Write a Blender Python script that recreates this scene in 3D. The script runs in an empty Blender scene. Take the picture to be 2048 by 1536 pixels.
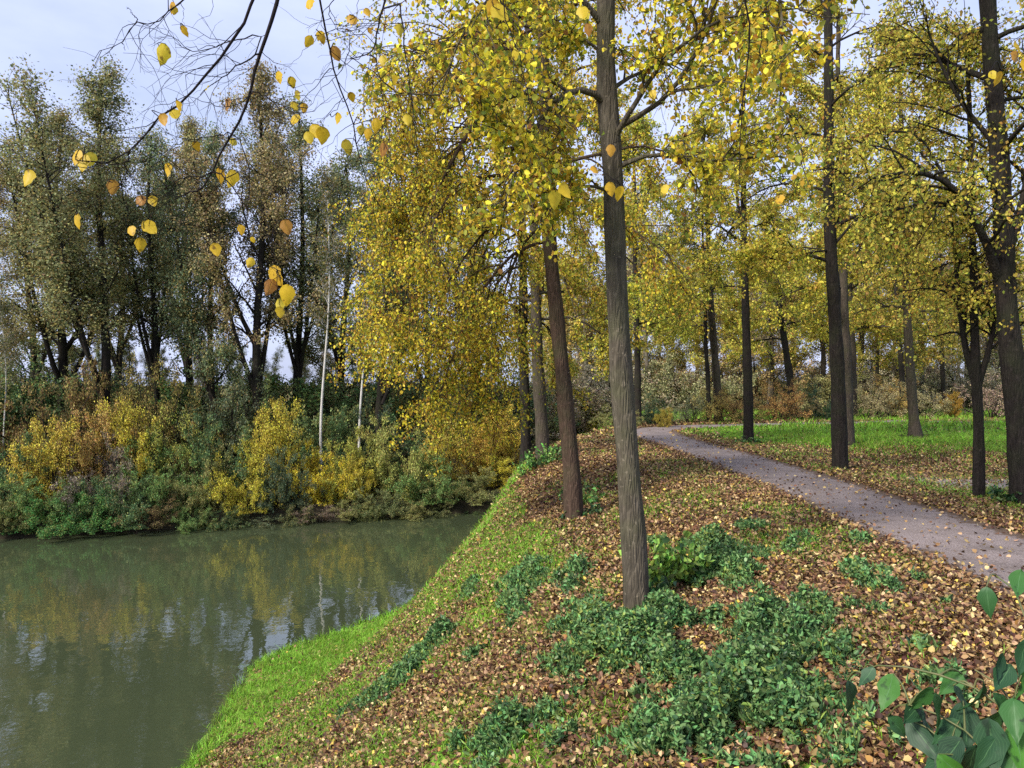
import bpy, math
import numpy as np
C = bpy.context.scene
COL = C.collection
R = math.radians
# ---------------------------------------------------------------- camera
F, CX, CY, EYE = 1547.0, 1024.0, 768.0, 1.6
cam = bpy.data.cameras.new("camera"); camo = bpy.data.objects.new("camera", cam); COL.objects.link(camo)
camo.location = (0, 0, EYE); camo.rotation_euler = (R(90), 0, 0)
cam.sensor_width = 36; cam.lens = 36 * F / 2048; cam.clip_start = .05; cam.clip_end = 3000
C.camera = camo
# ---------------------------------------------------------------- world, sun, exposure
SUN_EL, SUN_AZ = R(36), R(230)
w = bpy.data.worlds.new("World"); C.world = w; w.use_nodes = True
nt = w.node_tree; nt.nodes.clear()
def N(t, typ, **kw):
    n = t.nodes.new(typ)
    for k, v in kw.items():
        if k.startswith("i_"):
            n.inputs[k[2:].replace("_", " ")].default_value = v
        else:
            setattr(n, k, v)
    return n
sky = N(nt, "ShaderNodeTexSky", sky_type='NISHITA', sun_disc=False, sun_elevation=SUN_EL, sun_rotation=SUN_AZ, dust_density=2.5, air_density=1.0, ozone_density=2.0)
tc = N(nt, "ShaderNodeTexCoord")
mp = N(nt, "ShaderNodeMapping"); mp.inputs["Scale"].default_value = (1, 1, 2.6)
nz = N(nt, "ShaderNodeTexNoise", i_Scale=2.2, i_Detail=7, i_Roughness=.55)
rp = N(nt, "ShaderNodeValToRGB"); rp.color_ramp.elements[0].position = .34; rp.color_ramp.elements[1].position = .62
rp.color_ramp.elements[0].color = (.55, .55, .55, 1); rp.color_ramp.elements[1].color = (.98, .98, .98, 1)
mx = N(nt, "ShaderNodeMix", data_type='RGBA')
mx.inputs["B"].default_value = (4.85, 5.4, 7.7, 1)
bg = N(nt, "ShaderNodeBackground", i_Strength=.105); out = N(nt, "ShaderNodeOutputWorld")
L = nt.links.new
L(tc.outputs["Generated"], mp.inputs[0]); L(mp.outputs[0], nz.inputs["Vector"]); L(nz.outputs["Fac"], rp.inputs[0])
L(rp.outputs[0], mx.inputs["Factor"]); L(sky.outputs[0], mx.inputs["A"]); L(mx.outputs["Result"], bg.inputs[0]); L(bg.outputs[0], out.inputs[0])
sun = bpy.data.lights.new("sun", 'SUN'); suno = bpy.data.objects.new("sun", sun); COL.objects.link(suno)
sun.energy = 3.8; sun.angle = R(12); sun.color = (1, .93, .82)
# sun to the left, a little behind the camera: light travels along -dir
sd = np.array([math.sin(SUN_AZ) * math.cos(SUN_EL), math.cos(SUN_AZ) * math.cos(SUN_EL), math.sin(SUN_EL)])
from mathutils import Vector
suno.rotation_euler = Vector(tuple(sd)).to_track_quat('Z', 'Y').to_euler(); suno.location = (0, -10, 60)
vs = C.view_settings; vs.view_transform = 'Standard'; vs.look = 'None'; vs.gamma = 1; vs.use_curve_mapping = False; vs.exposure = .75
C.cycles.max_bounces = 5; C.cycles.diffuse_bounces = 3; C.cycles.glossy_bounces = 2; C.cycles.transmission_bounces = 3; C.cycles.transparent_max_bounces = 4
C.cycles.use_denoising = False
C.cycles.caustics_reflective = False; C.cycles.caustics_refractive = False
# ---------------------------------------------------------------- helpers
def nrm(v): return v / np.maximum(np.linalg.norm(v, axis=-1, keepdims=True), 1e-9)
_lat = np.random.default_rng(99).random((64, 64))
def vn(x, y, s, o=0.):
    x = np.asarray(x, float) / s + 17.3 + o * 7.1; y = np.asarray(y, float) / s + 5.7 + o * 3.3
    xi = np.floor(x).astype(int); yi = np.floor(y).astype(int); fx = x - xi; fy = y - yi
    fx = fx * fx * (3 - 2 * fx); fy = fy * fy * (3 - 2 * fy)
    g = lambda a, b: _lat[a % 64, b % 64]
    return (g(xi, yi) * (1 - fx) + g(xi + 1, yi) * fx) * (1 - fy) + (g(xi, yi + 1) * (1 - fx) + g(xi + 1, yi + 1) * fx) * fy
def fbm(x, y, s, o=0.): return (vn(x, y, s, o) * .5 + vn(x, y, s / 2.1, o + 1) * .3 + vn(x, y, s / 4.3, o + 2) * .2)
def sst(a, b, x): t = np.clip((x - a) / (b - a), 0, 1); return t * t * (3 - 2 * t)
def mesh_np(name, V, Q, attrs=None, smooth=False, mat=None):
    """V (n,3), Q (m,k) faces of one size -> mesh"""
    me = bpy.data.meshes.new(name); V = np.ascontiguousarray(V, np.float32); Q = np.ascontiguousarray(Q, np.int32)
    m, k = Q.shape
    me.vertices.add(len(V)); me.vertices.foreach_set("co", V.ravel())
    me.loops.add(m * k); me.loops.foreach_set("vertex_index", Q.ravel())
    me.polygons.add(m); me.polygons.foreach_set("loop_start", np.arange(0, m * k, k, dtype=np.int32))
    if smooth: me.polygons.foreach_set("use_smooth", np.ones(m, bool))
    me.update(calc_edges=True)
    for a, v in (attrs or {}).items():
        at = me.attributes.new(a, 'FLOAT', 'POINT'); at.data.foreach_set("value", np.ascontiguousarray(v, np.float32))
    if mat: me.materials.append(mat)
    return me
def link(name, me, parent=None, color=None, **props):
    o = bpy.data.objects.new(name, me); COL.objects.link(o)
    if parent: o.parent = parent
    if color is not None: o.color = (*color, 1)
    for k, v in props.items(): o[k] = v
    return o
def thing(name, loc, label, cat, group=None, rz=0, sc=1.):
    o = bpy.data.objects.new(name, None); COL.objects.link(o); o.location = loc; o.rotation_euler = (0, 0, rz)
    o.scale = (sc, sc, sc) if np.isscalar(sc) else sc
    o.empty_display_size = .2; o["label"] = label; o["category"] = cat
    if group: o["group"] = group
    return o
def tube(P, Rd, s):
    """P (n,k,3) polylines, Rd (n,k) radii, s sides -> V, Q"""
    n, k, _ = P.shape
    T = np.empty_like(P); T[:, 1:-1] = P[:, 2:] - P[:, :-2]; T[:, 0] = P[:, 1] - P[:, 0]; T[:, -1] = P[:, -1] - P[:, -2]; T = nrm(T)
    ref = nrm(np.cross(P[:, -1] - P[:, 0], np.array([.31, .77, .1])))[:, None, :]
    A = nrm(ref - (ref * T).sum(-1, keepdims=True) * T); B = np.cross(T, A)
    an = np.arange(s) / s * 2 * np.pi
    V = P[:, :, None] + Rd[:, :, None, None] * (A[:, :, None] * np.cos(an)[:, None] + B[:, :, None] * np.sin(an)[:, None])
    idx = np.arange(n * k * s).reshape(n, k, s)
    a = idx[:, :-1]; b = idx[:, 1:]
    Q = np.stack([a, np.roll(a, -1, 2), np.roll(b, -1, 2), b], -1).reshape(-1, 4)
    return V.reshape(-1, 3), Q
def join(parts):
    Vs, Qs, o = [], [], 0
    for V, Q in parts:
        Vs.append(V); Qs.append(Q + o); o += len(V)
    return np.concatenate(Vs), np.concatenate(Qs)
def leaves(rng, P, size, down=.6, kind='quad', up=0., dirs=None, wid=1.):
    n = len(P); size = size * rng.uniform(.7, 1.25, n)
    T = rng.normal(0, 1, (n, 3)) if dirs is None else dirs + rng.normal(0, .35, (n, 3))
    T[:, 2] -= down * 1.6
    if up: T[:, 2] *= (1 - up)
    T = nrm(T); W = rng.normal(0, 1, (n, 3))
    if up: W[:, 2] *= (1 - up)
    W = nrm(np.cross(T, nrm(W)) if not up else W - (W * T).sum(-1, keepdims=True) * T)
    Nn = np.cross(W, T); s = size[:, None]; W = W * wid * rng.uniform(.6, 1.15, (n, 1))
    rnd = rng.random(n); rnd2 = rng.random(n)
    if kind == 'quad':
        c = rng.uniform(-.12, .2, (n, 1)) * s
        V = np.stack([P, P + T * s * .42 + W * s * .4 + Nn * c, P + T * s, P + T * s * .42 - W * s * .4 + Nn * c], 1)
        Q = np.arange(4 * n).reshape(n, 4); m = 4
    else:
        c = rng.uniform(-.1, .32, (n, 1)) * s; d = rng.uniform(-.4, .4, (n, 1)) * s
        V = np.stack([P, P + T * s * .28 + W * s * .40 + Nn * c, P + T * s * .66 + W * s * .34 + Nn * (c + d * .5), P + T * s + Nn * d,
                      P + T * s * .66 - W * s * .34 + Nn * (c + d * .5), P + T * s * .28 - W * s * .40 + Nn * c], 1)
        b = np.arange(n)[:, None] * 6
        Q = np.concatenate([b + np.array([0, 1, 2, 3]), b + np.array([0, 3, 4, 5])]); m = 6
    return V.reshape(-1, 3), Q, {"ra": np.repeat(rnd, m), "rb": np.repeat(rnd2, m)}
def grow(rng, B, D, Ln, k, droop, wob):
    n = len(B); P = np.empty((n, k + 1, 3)); P[:, 0] = B; d = D.copy()
    for i in range(1, k + 1):
        d = d + rng.normal(0, wob, (n, 3)); d[:, 2] -= np.broadcast_to(droop, (n,)) * (Ln / k)
        d = nrm(d); P[:, i] = P[:, i - 1] + d * (Ln / k)[:, None]
    return P
def kids(rng, P, m, f0, f1):
    n, k1, _ = P.shape; k = k1 - 1
    f = (f0 + (f1 - f0) * (np.arange(m) + rng.random((n, m))) / m); q = np.clip(f, 0, .999) * k; i = q.astype(int); r = (q - i)[..., None]
    I = np.arange(n)[:, None]; a = P[I, i]; b = P[I, i + 1]
    return (a + (b - a) * r).reshape(-1, 3), nrm(b - a).reshape(-1, 3), f.reshape(-1), np.repeat(np.arange(n), m)
def splay(rng, T, ang):
    n = len(T); q = rng.normal(0, 1, (n, 3)); q = nrm(q - (q * T).sum(-1, keepdims=True) * T)
    a = ang if np.isscalar(ang) else ang[:, None]
    return nrm(T * np.cos(a) + q * np.sin(a))
def resample(pts, k):
    pts = np.asarray(pts, float); n = len(pts)
    t = np.r_[0, np.cumsum(np.linalg.norm(np.diff(pts[:, :3], axis=0), axis=1))]
    # Catmull-Rom in parameter t
    u = np.linspace(0, t[-1], k); o = np.empty((k, pts.shape[1]))
    m = np.gradient(pts, t, axis=0)
    j = np.clip(np.searchsorted(t, u, side='right') - 1, 0, n - 2); h = t[j + 1] - t[j]; s = ((u - t[j]) / h)[:, None]; h = h[:, None]
    return (2 * s**3 - 3 * s**2 + 1) * pts[j] + (s**3 - 2 * s**2 + s) * h * m[j] + (-2 * s**3 + 3 * s**2) * pts[j + 1] + (s**3 - s**2) * h * m[j + 1]
# ---------------------------------------------------------------- terrain height
WATER = -3.4
_ky = np.array([-60, 0, 4, 8, 10, 12, 13.6, 15, 16.6, 18, 20, 25, 31, 45, 700])
_ks = np.array([-9, -5.5, -5, -4.4, -4.25, -4.45, -4.7, -4.0, -2.5, -1.6, -.6, .8, 2.2, 4, 4])     # shore
_kf = np.array([-7.4, -4.9, -4.3, -3.7, -3.4, -3.1, -2.65, -2.4, -2.1, -1.35, -.4, 1.0, 2.4, 4.2, 4.2])  # foot of slope
_kc = np.array([-3, -.9, .0, .45, .45, .35, .25, .12, .0, -.08, .25, 1.6, 3.4, 5.4, 5.4])             # crest
_kt = np.array([1, 1.7, 2.6, 3.2, 3.2, 3.1, 2.7, 1.9, 1.1, .55, .8, 2.3, 4.3, 6.5, 6.5])           # plateau edge
_yy = np.linspace(-60, 700, 7601)
def _sm(v):
    a = np.interp(_yy, _ky, v); ker = np.hanning(17); ker /= ker.sum(); return np.convolve(np.pad(a, 8, 'edge'), ker, 'valid')
_S, _Fo, _Cr, _T = map(_sm, (_ks, _kf, _kc, _kt))
def shore(y): return np.interp(y, _yy, _S)
def foot(y): return np.interp(y, _yy, _Fo)
def crest(y): return np.interp(y, _yy, _Cr)
def far_y(x): return 30.6 + .33 * x + (vn(x, 0 * x, 4., 5) - .5) * 1.0
def _prof(x, s, f, c, t):
    z = np.full(x.shape, -4.6)
    def seg(z, x, a, b, za, zb): q = np.clip((x - a) / np.maximum(b - a, 1e-3), 0, 1); return np.where(x > a, za + (zb - za) * q, z)
    z = seg(z, x, s - 1.5, s, -4.6, WATER - .02); z = seg(z, x, s, s + .12, WATER - .02, WATER + .1); z = seg(z, x, s + .12, f, WATER + .1, -3.14)
    z = seg(z, x, f, c, -3.14, -.5); return seg(z, x, c, t, -.5, 0.)
def H(x, y):
    x = np.asarray(x, float); y = np.asarray(y, float); x, y = np.broadcast_arrays(x, y)
    s, f, c, t = (np.interp(y, _yy, v) for v in (_S, _Fo, _Cr, _T)); f = np.maximum(f, s + .14)
    z = sum(_prof(x + o, s, f, c, t) for o in (-.32, -.16, 0, .16, .32)) / 5
    bank = sst(.3, 1.0, t - x + .8) * sst(0, .6, x - s)
    z = z + ((fbm(x, y, 1.1) - .5) * .16 + (vn(x, y, .3, 3) - .5) * .03) * bank
    z = z + sst(7, 11, x) * sst(9, 13, y) * (fbm(x, y, 5., 4) - .5) * .30 - .22 * np.exp(-((x - 8.6) / 1.6)**2 - ((y - 17.5) / 4)**2)
    q = y - far_y(x)
    zf = np.where(q < 0, -4.6 + np.clip(q + 1.5, 0, 1.5) / 1.5 * 1.15, np.where(q < .4, -3.45 + q * 1.3, -2.93 + 1.4 * sst(.4, 9, q)))
    zf = zf + np.clip((q - 12) / 60, 0, 1) * 1.4 + (fbm(x, y, 2.2, 6) - .5) * .5 * sst(.2, 2, q)
    zf = np.minimum(zf, 0.05)
    return np.maximum(z, zf)
def ray(px, py, d): return np.array([(px - CX) / F * d, d, EYE - (py - CY) / F * d])
def G(px, py, z0=None):
    """point of the ground seen at this place of the photograph"""
    d = np.arange(1.2, 140, .01); X = (px - CX) / F * d; Z = EYE - (py - CY) / F * d; h = np.maximum(H(X, d), WATER)
    k = np.argmax(Z <= h); k = k if Z[k] <= h[k] else len(d) - 1
    return np.array([X[k], d[k], float(H(X[k], d[k]))])
# ---------------------------------------------------------------- materials
def mat(name):
    m = bpy.data.materials.new(name); m.use_nodes = True; m.node_tree.nodes.clear()
    o = m.node_tree.nodes.new("ShaderNodeOutputMaterial"); return m, m.node_tree, o
def ramp(t, stops, interp='LINEAR'):
    r = t.nodes.new("ShaderNodeValToRGB"); r.color_ramp.interpolation = interp; e = r.color_ramp.elements
    while len(e) < len(stops): e.new(.5)
    for i, (p, c) in enumerate(stops): e[i].position = p; e[i].color = (*c, 1) if len(c) == 3 else c
    return r
def leafmat(name, alts, trans=.38, fixed=None, rough=.55, spread=.10, clump=1.6):
    """leaf colour = object colour, shifted leaf by leaf; a share of the leaves takes one of the alt colours"""
    m, t, o = mat(name); L = t.links.new
    ra = N(t, "ShaderNodeAttribute", attribute_name="ra"); rb = N(t, "ShaderNodeAttribute", attribute_name="rb")
    oi = N(t, "ShaderNodeObjectInfo"); ge = N(t, "ShaderNodeNewGeometry")
    nz = N(t, "ShaderNodeTexNoise", i_Scale=clump, i_Detail=2); L(ge.outputs["Position"], nz.inputs["Vector"])
    ad = N(t, "ShaderNodeMath", operation='MULTIPLY_ADD'); L(nz.outputs["Fac"], ad.inputs[0]); ad.inputs[1].default_value = .9; L(ra.outputs["Fac"], ad.inputs[2])
    sb = N(t, "ShaderNodeMath", operation='SUBTRACT', use_clamp=True); L(ad.outputs[0], sb.inputs[0]); sb.inputs[1].default_value = .45
    rp = ramp(t, alts, 'CONSTANT'); L(sb.outputs[0], rp.inputs[0])   # alpha = how much of the alt colour
    mx = N(t, "ShaderNodeMix", data_type='RGBA'); L(rp.outputs["Alpha"], mx.inputs["Factor"]); L(oi.outputs["Color"], mx.inputs["A"]); L(rp.outputs[0], mx.inputs["B"])
    hs = N(t, "ShaderNodeHueSaturation"); L(mx.outputs["Result"], hs.inputs["Color"])
    h = N(t, "ShaderNodeMapRange"); L(rb.outputs["Fac"], h.inputs[0]); h.inputs[3].default_value = .5 - spread * .35; h.inputs[4].default_value = .5 + spread * .35; L(h.outputs[0], hs.inputs["Hue"])
    w = N(t, "ShaderNodeMath", operation='MULTIPLY'); L(ra.outputs["Fac"], w.inputs[0]); L(rb.outputs["Fac"], w.inputs[1])
    v = N(t, "ShaderNodeMapRange"); L(w.outputs[0], v.inputs[0]); v.inputs[2].default_value = .6; v.inputs[3].default_value = .55; v.inputs[4].default_value = 1.35; L(v.outputs[0], hs.inputs["Value"])
    p = N(t, "ShaderNodeBsdfPrincipled", i_Roughness=rough); p.inputs["Specular IOR Level"].default_value = .3; L(hs.outputs[0], p.inputs["Base Color"])
    tr = N(t, "ShaderNodeBsdfTranslucent"); L(hs.outputs[0], tr.inputs[0])
    ms = N(t, "ShaderNodeMixShader", i_Fac=trans); L(p.outputs[0], ms.inputs[1]); L(tr.outputs[0], ms.inputs[2]); L(ms.outputs[0], o.inputs[0])
    return m
def barkmat(name, dark, light, moss, mossamt=.5, scale=9., horiz=False):
    m, t, o = mat(name); L = t.links.new; tc = N(t, "ShaderNodeTexCoord"); mp = N(t, "ShaderNodeMapping")
    mp.inputs["Scale"].default_value = (1, 1, 6.) if horiz else (1, 1, .16); L(tc.outputs["Object"], mp.inputs[0])
    nz = N(t, "ShaderNodeTexNoise", i_Scale=scale * 3, i_Detail=6, i_Roughness=.65); L(mp.outputs[0], nz.inputs["Vector"])
    vo = N(t, "ShaderNodeTexVoronoi", i_Scale=scale * 4, feature='DISTANCE_TO_EDGE'); L(mp.outputs[0], vo.inputs["Vector"])
    r1 = ramp(t, [(.3, dark), (.7, light)]); L(nz.outputs["Fac"], r1.inputs[0])
    n2 = N(t, "ShaderNodeTexNoise", i_Scale=3.1, i_Detail=6); L(tc.outputs["Object"], n2.inputs["Vector"])
    r2 = ramp(t, [(.45, (0, 0, 0)), (.7, (mossamt,) * 3)]); L(n2.outputs["Fac"], r2.inputs[0])
    mx = N(t, "ShaderNodeMix", data_type='RGBA'); L(r2.outputs[0], mx.inputs["Factor"]); L(r1.outputs[0], mx.inputs["A"]); mx.inputs["B"].default_value = (*moss, 1)
    n3 = N(t, "ShaderNodeTexNoise", i_Scale=26, i_Detail=3); L(tc.outputs["Object"], n3.inputs["Vector"])
    r3 = ramp(t, [(.62, (0, 0, 0)), (.70, (.35, .35, .35))]); L(n3.outputs["Fac"], r3.inputs[0])
    m2 = N(t, "ShaderNodeMix", data_type='RGBA'); L(r3.outputs[0], m2.inputs["Factor"]); L(mx.outputs["Result"], m2.inputs["A"]); m2.inputs["B"].default_value = (*[min(1, c * 2.2) for c in light], 1)
    p = N(t, "ShaderNodeBsdfPrincipled", i_Roughness=.9); p.inputs["Specular IOR Level"].default_value = .15; L(m2.outputs["Result"], p.inputs["Base Color"])
    mu = N(t, "ShaderNodeMath", operation='MULTIPLY'); r4 = ramp(t, [(0, (0, 0, 0)), (.25, (1, 1, 1))]); L(vo.outputs["Distance"], r4.inputs[0]); L(r4.outputs[0], mu.inputs[0]); L(nz.outputs["Fac"], mu.inputs[1])
    b = N(t, "ShaderNodeBump", i_Strength=.8, i_Distance=.02); L(mu.outputs[0], b.inputs["Height"]); L(b.outputs[0], p.inputs["Normal"])
    L(p.outputs[0], o.inputs[0]); return m
M = {}
M['lime'] = leafmat('lime_leaf', [(0, (.22, .32, .05, .85)), (.2, (.46, .50, .08, .8)), (.42, (0, 0, 0, 0)), (.93, (.64, .34, .07, .8)), (.98, (.28, .14, .05, .9))], .5)
M['wood'] = leafmat('wood_leaf', [(0, (.08, .14, .05, .7)), (.25, (0, 0, 0, 0)), (.72, (.32, .24, .07, .7)), (.93, (.42, .27, .08, .8))], .42)
M['shrub'] = leafmat('shrub_leaf', [(0, (.10, .17, .05, .65)), (.26, (0, 0, 0, 0)), (.74, (.46, .42, .10, .5)), (.86, (0, 0, 0, 0)), (.93, (.40, .24, .09, .6))], .42)
M['green'] = leafmat('green_leaf', [(0, (.04, .10, .04, .8)), (.3, (0, 0, 0, 0)), (.55, (.24, .34, .12, .6)), (.75, (0, 0, 0, 0)), (.93, (.30, .34, .06, .7))], .3, rough=.4)
M['litter'] = leafmat('fallen_leaf', [(0, (.12, .06, .03, 1)), (.22, (0, 0, 0, 0)), (.42, (.36, .215, .095, 1)), (.56, (.21, .115, .05, 1)), (.70, (.54, .375, .20, 1)), (.80, (.48, .30, .07, 1)), (.86, (.07, .04, .028, 1))], .12, rough=.6, clump=.8)
M['grass'] = leafmat('grass_blade', [(0, (.10, .20, .02, .8)), (.3, (0, 0, 0, 0)), (.9, (.32, .30, .08, .8))], .35, spread=.06, clump=.9)
M['bark'] = barkmat('lime_bark', (.028, .022, .018), (.10, .08, .062), (.065, .07, .03))
M['barkhaze'] = barkmat('haze_pale_bark', (.06, .05, .04), (.20, .17, .13), (.15, .15, .08))  # bark of the far wood, lightened to stand in for haze
M['barkgrey'] = barkmat('olive_grey_bark', (.035, .030, .023), (.13, .11, .082), (.08, .085, .04))
M['barkred'] = barkmat('brown_bark', (.026, .017, .013), (.095, .062, .045), (.06, .06, .03))
M['barkdark'] = barkmat('dark_bark', (.009, .0075, .007), (.036, .029, .025), (.028, .034, .015))  # near-black: backlit shade of the lime trunks is put into the bark colour
M['birch'] = barkmat('birch_bark', (.42, .40, .37), (.68, .66, .62), (.3, .3, .25), .3, 2., True)
# ---------------------------------------------------------------- zone masks (world plane)
def path_center():
    p = [(4.62, -8), (4.62, 0), (4.5, 6), (4.62, 10), (4.68, 15), (4.6, 19), (4.45, 22.5), (4.55, 25.2), (5.4, 27.6), (7.4, 29.2), (11, 30.2), (17, 31), (30, 32.5), (60, 36)]
    return resample([(a, b, 0) for a, b in p], 600)[:, :2]
PC = path_center()
PW = .86
def path_dist(x, y):
    x = np.asarray(x, float); y = np.asarray(y, float); o = np.full(x.shape, 99.)
    for i in range(0, len(PC), 3): np.minimum(o, np.hypot(x - PC[i, 0], y - PC[i, 1]), out=o)
    return o
def worn(x, y):   # the pale worn track on the right
    return np.exp(-(((y - 12.6 - (x - 7.4) * .15) / 1.3)**2)**2) * sst(5.9, 6.9, x)
def masks(x, y):
    s = shore(y); c = crest(y); ds = x - s; pd = path_dist(x, y)
    n1 = fbm(x, y, 1.4, 1); n2 = fbm(x, y, .6, 8)
    q = y - far_y(x)
    lit = np.where(x < c, .60, .92)
    lit = lit * (.45 + 1.15 * sst(.36, .6, n1))
    lit = np.where(x > c + .2, np.maximum(lit, .62 + .5 * sst(.3, .5, n2)), lit)
    # strip along the water stays green
    fb = x - foot(y) + (fbm(x, y, .5, 3) - .5) * .8; low = np.where(y > 16.3, sst(.3, 1.0, ds), np.where(y < 10.3, sst(.1, .7, ds), sst(-.25, .35, fb)))
    yth = np.interp(x, [-2.5, -1.6, -.9, -.3, .2], [14.2, 14.0, 14.9, 15.4, 16.7]) + (fbm(x, y, .4, 7) - .5) * .8; low = low * (1 - .92 * sst(-.35, .45, y - yth) * (x < .5) * (y < 24))
    lit = lit * (.06 + .94 * low)
    lit = np.where((x - c < -.3) & (y > 9.5), lit * .95, lit)
    edge = np.abs(pd - PW)
    right = x > np.interp(y, PC[:400, 1], PC[:400, 0])
    lr = .92 * np.exp(-np.clip(x - 5.5, 0, 9) / 1.9) + .95 * np.exp(-((x - 9.3) / 2.6)**4 - ((y - 16.6) / 3.4)**4) + .22 * sst(.45, .6, n1)
    lr = np.where(y > 24, lr * np.clip(1 - (y - 24) / 8, .12, 1), lr); lr = np.where((x > 12) | (y > 21.5) & (x > 6.5), .05 + .1 * n1, lr)
    lr = lr * (1 - .8 * worn(x, y))
    lit = np.where(right, lr * (.75 + .5 * n2), lit)
    lit = np.where(pd < PW, .018 + .5 * np.exp(-(PW - pd) / .08), lit)
    lit = np.where(q > .3, .3, lit)
    gr = 1 - np.where(x > c, .72, .55) * lit; gr = gr * (.55 + .9 * sst(.42, .58, fbm(x, y, .9, 12)))
    gr = np.where(pd < PW + .02, 0, gr) * (1 - .97 * worn(x, y))
    gr = np.where((q > -.6) & (x < 3), .15, gr)
    return np.clip(lit, 0, 1), np.clip(gr, 0, 1)
# ---------------------------------------------------------------- ground sheet
def axis(a, b, st, lo, hi, g=1.13):
    m = list(np.arange(a, b, st)); v = b; d = st
    while v < hi: m.append(v); d *= g; v += d
    m.append(hi); v = a - st; d = st
    while v > lo: m.insert(0, v); d *= g; v -= d
    m.insert(0, lo); return np.array(m)
gx = axis(-7, 12, .09, -500, 500); gy = axis(1, 36, .11, -60, 900)
X, Y = np.meshgrid(gx, gy); Z = H(X, Y); Zl = Z - .0
lit, gr = masks(X, Y)
ii = np.arange(X.size).reshape(X.shape)
Q = np.stack([ii[:-1, :-1], ii[:-1, 1:], ii[1:, 1:], ii[1:, :-1]], -1).reshape(-1, 4)
m, t, o = mat('ground_soil'); L = t.links.new
a1 = N(t, "ShaderNodeAttribute", attribute_name="green"); ge = N(t, "ShaderNodeNewGeometry")
vo = N(t, "ShaderNodeTexVoronoi", i_Scale=16.); L(ge.outputs["Position"], vo.inputs["Vector"])
sep = N(t, "ShaderNodeSeparateColor"); L(vo.outputs["Color"], sep.inputs[0])
rl = ramp(t, [(0, (.03, .018, .012)), (.25, (.10, .05, .025)), (.5, (.19, .10, .045)), (.75, (.26, .16, .075)), (.92, (.36, .25, .13))], 'CONSTANT'); L(sep.outputs[0], rl.inputs[0])
nz = N(t, "ShaderNodeTexNoise", i_Scale=14, i_Detail=6, i_Roughness=.7); L(ge.outputs["Position"], nz.inputs["Vector"])
rg = ramp(t, [(.3, (.05, .10, .015)), (.5, (.14, .27, .03)), (.72, (.24, .38, .05))]); L(nz.outputs["Fac"], rg.inputs[0])
ad = N(t, "ShaderNodeMath", operation='ADD'); L(a1.outputs["Fac"], ad.inputs[0]); L(sep.outputs[1], ad.inputs[1])
st = N(t, "ShaderNodeMath", operation='GREATER_THAN'); L(ad.outputs[0], st.inputs[0]); st.inputs[1].default_value = .9
mx = N(t, "ShaderNodeMix", data_type='RGBA'); L(st.outputs[0], mx.inputs["Factor"]); L(rl.outputs[0], mx.inputs["A"]); L(rg.outputs[0], mx.inputs["B"])
wa = N(t, "ShaderNodeAttribute", attribute_name="worn"); m2 = N(t, "ShaderNodeMix", data_type='RGBA'); L(wa.outputs["Fac"], m2.inputs["Factor"]); L(mx.outputs["Result"], m2.inputs["A"]); m2.inputs["B"].default_value = (.36, .30, .28, 1)
mu_ = N(t, "ShaderNodeAttribute", attribute_name="mud"); m3 = N(t, "ShaderNodeMix", data_type='RGBA'); L(mu_.outputs["Fac"], m3.inputs["Factor"]); L(m2.outputs["Result"], m3.inputs["A"]); m3.inputs["B"].default_value = (.028, .024, .016, 1); m2 = m3
p = N(t, "ShaderNodeBsdfPrincipled", i_Roughness=.95); p.inputs["Specular IOR Level"].default_value = .1; L(m2.outputs["Result"], p.inputs["Base Color"])
b = N(t, "ShaderNodeBump", i_Strength=.7, i_Distance=.03); L(nz.outputs["Fac"], b.inputs["Height"]); L(b.outputs[0], p.inputs["Normal"]); L(p.outputs[0], o.inputs[0])
link("ground", mesh_np("ground", np.stack([X, Y, Z], -1).reshape(-1, 3), Q, {"green": gr.ravel() * .95, "mud": (((Y - far_y(X)) > -1) & (X < 3.2) & (Y - far_y(X) < 9) | (np.abs(X - shore(Y) - .02) < .12) & (Y < 31)).astype(float).ravel(), "worn": (worn(X, Y) * np.clip(fbm(X, Y, .5) * 2.2, 0, 1)).ravel()}, True, m), kind="structure")
# water
m, t, o = mat('pond_water'); L = t.links.new; ge = N(t, "ShaderNodeNewGeometry")
mp = N(t, "ShaderNodeMapping"); mp.inputs["Scale"].default_value = (1.0, .8, 1); L(ge.outputs["Position"], mp.inputs[0])
n1 = N(t, "ShaderNodeTexNoise", i_Scale=2.4, i_Detail=3, i_Roughness=.5); L(mp.outputs[0], n1.inputs["Vector"])
n2 = N(t, "ShaderNodeTexNoise", i_Scale=.35, i_Detail=2); L(mp.outputs[0], n2.inputs["Vector"])
mu = N(t, "ShaderNodeMath", operation='MULTIPLY'); L(n1.outputs["Fac"], mu.inputs[0]); L(n2.outputs["Fac"], mu.inputs[1])
b = N(t, "ShaderNodeBump", i_Strength=.20, i_Distance=.05); L(mu.outputs[0], b.inputs["Height"])
p = N(t, "ShaderNodeBsdfPrincipled", i_Roughness=.02, i_IOR=2.3); p.inputs["Base Color"].default_value = (.048, .061, .030, 1); L(b.outputs[0], p.inputs["Normal"])
L(p.outputs[0], o.inputs[0])
wx = np.linspace(-160, 8, 60); wy = np.linspace(-60, 42, 40); X, Y = np.meshgrid(wx, wy); ii = np.arange(X.size).reshape(X.shape)
link("water", mesh_np("water", np.stack([X, Y, X * 0 + WATER], -1).reshape(-1, 3), np.stack([ii[:-1, :-1], ii[:-1, 1:], ii[1:, 1:], ii[1:, :-1]], -1).reshape(-1, 4), None, True, m), kind="structure")
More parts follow.
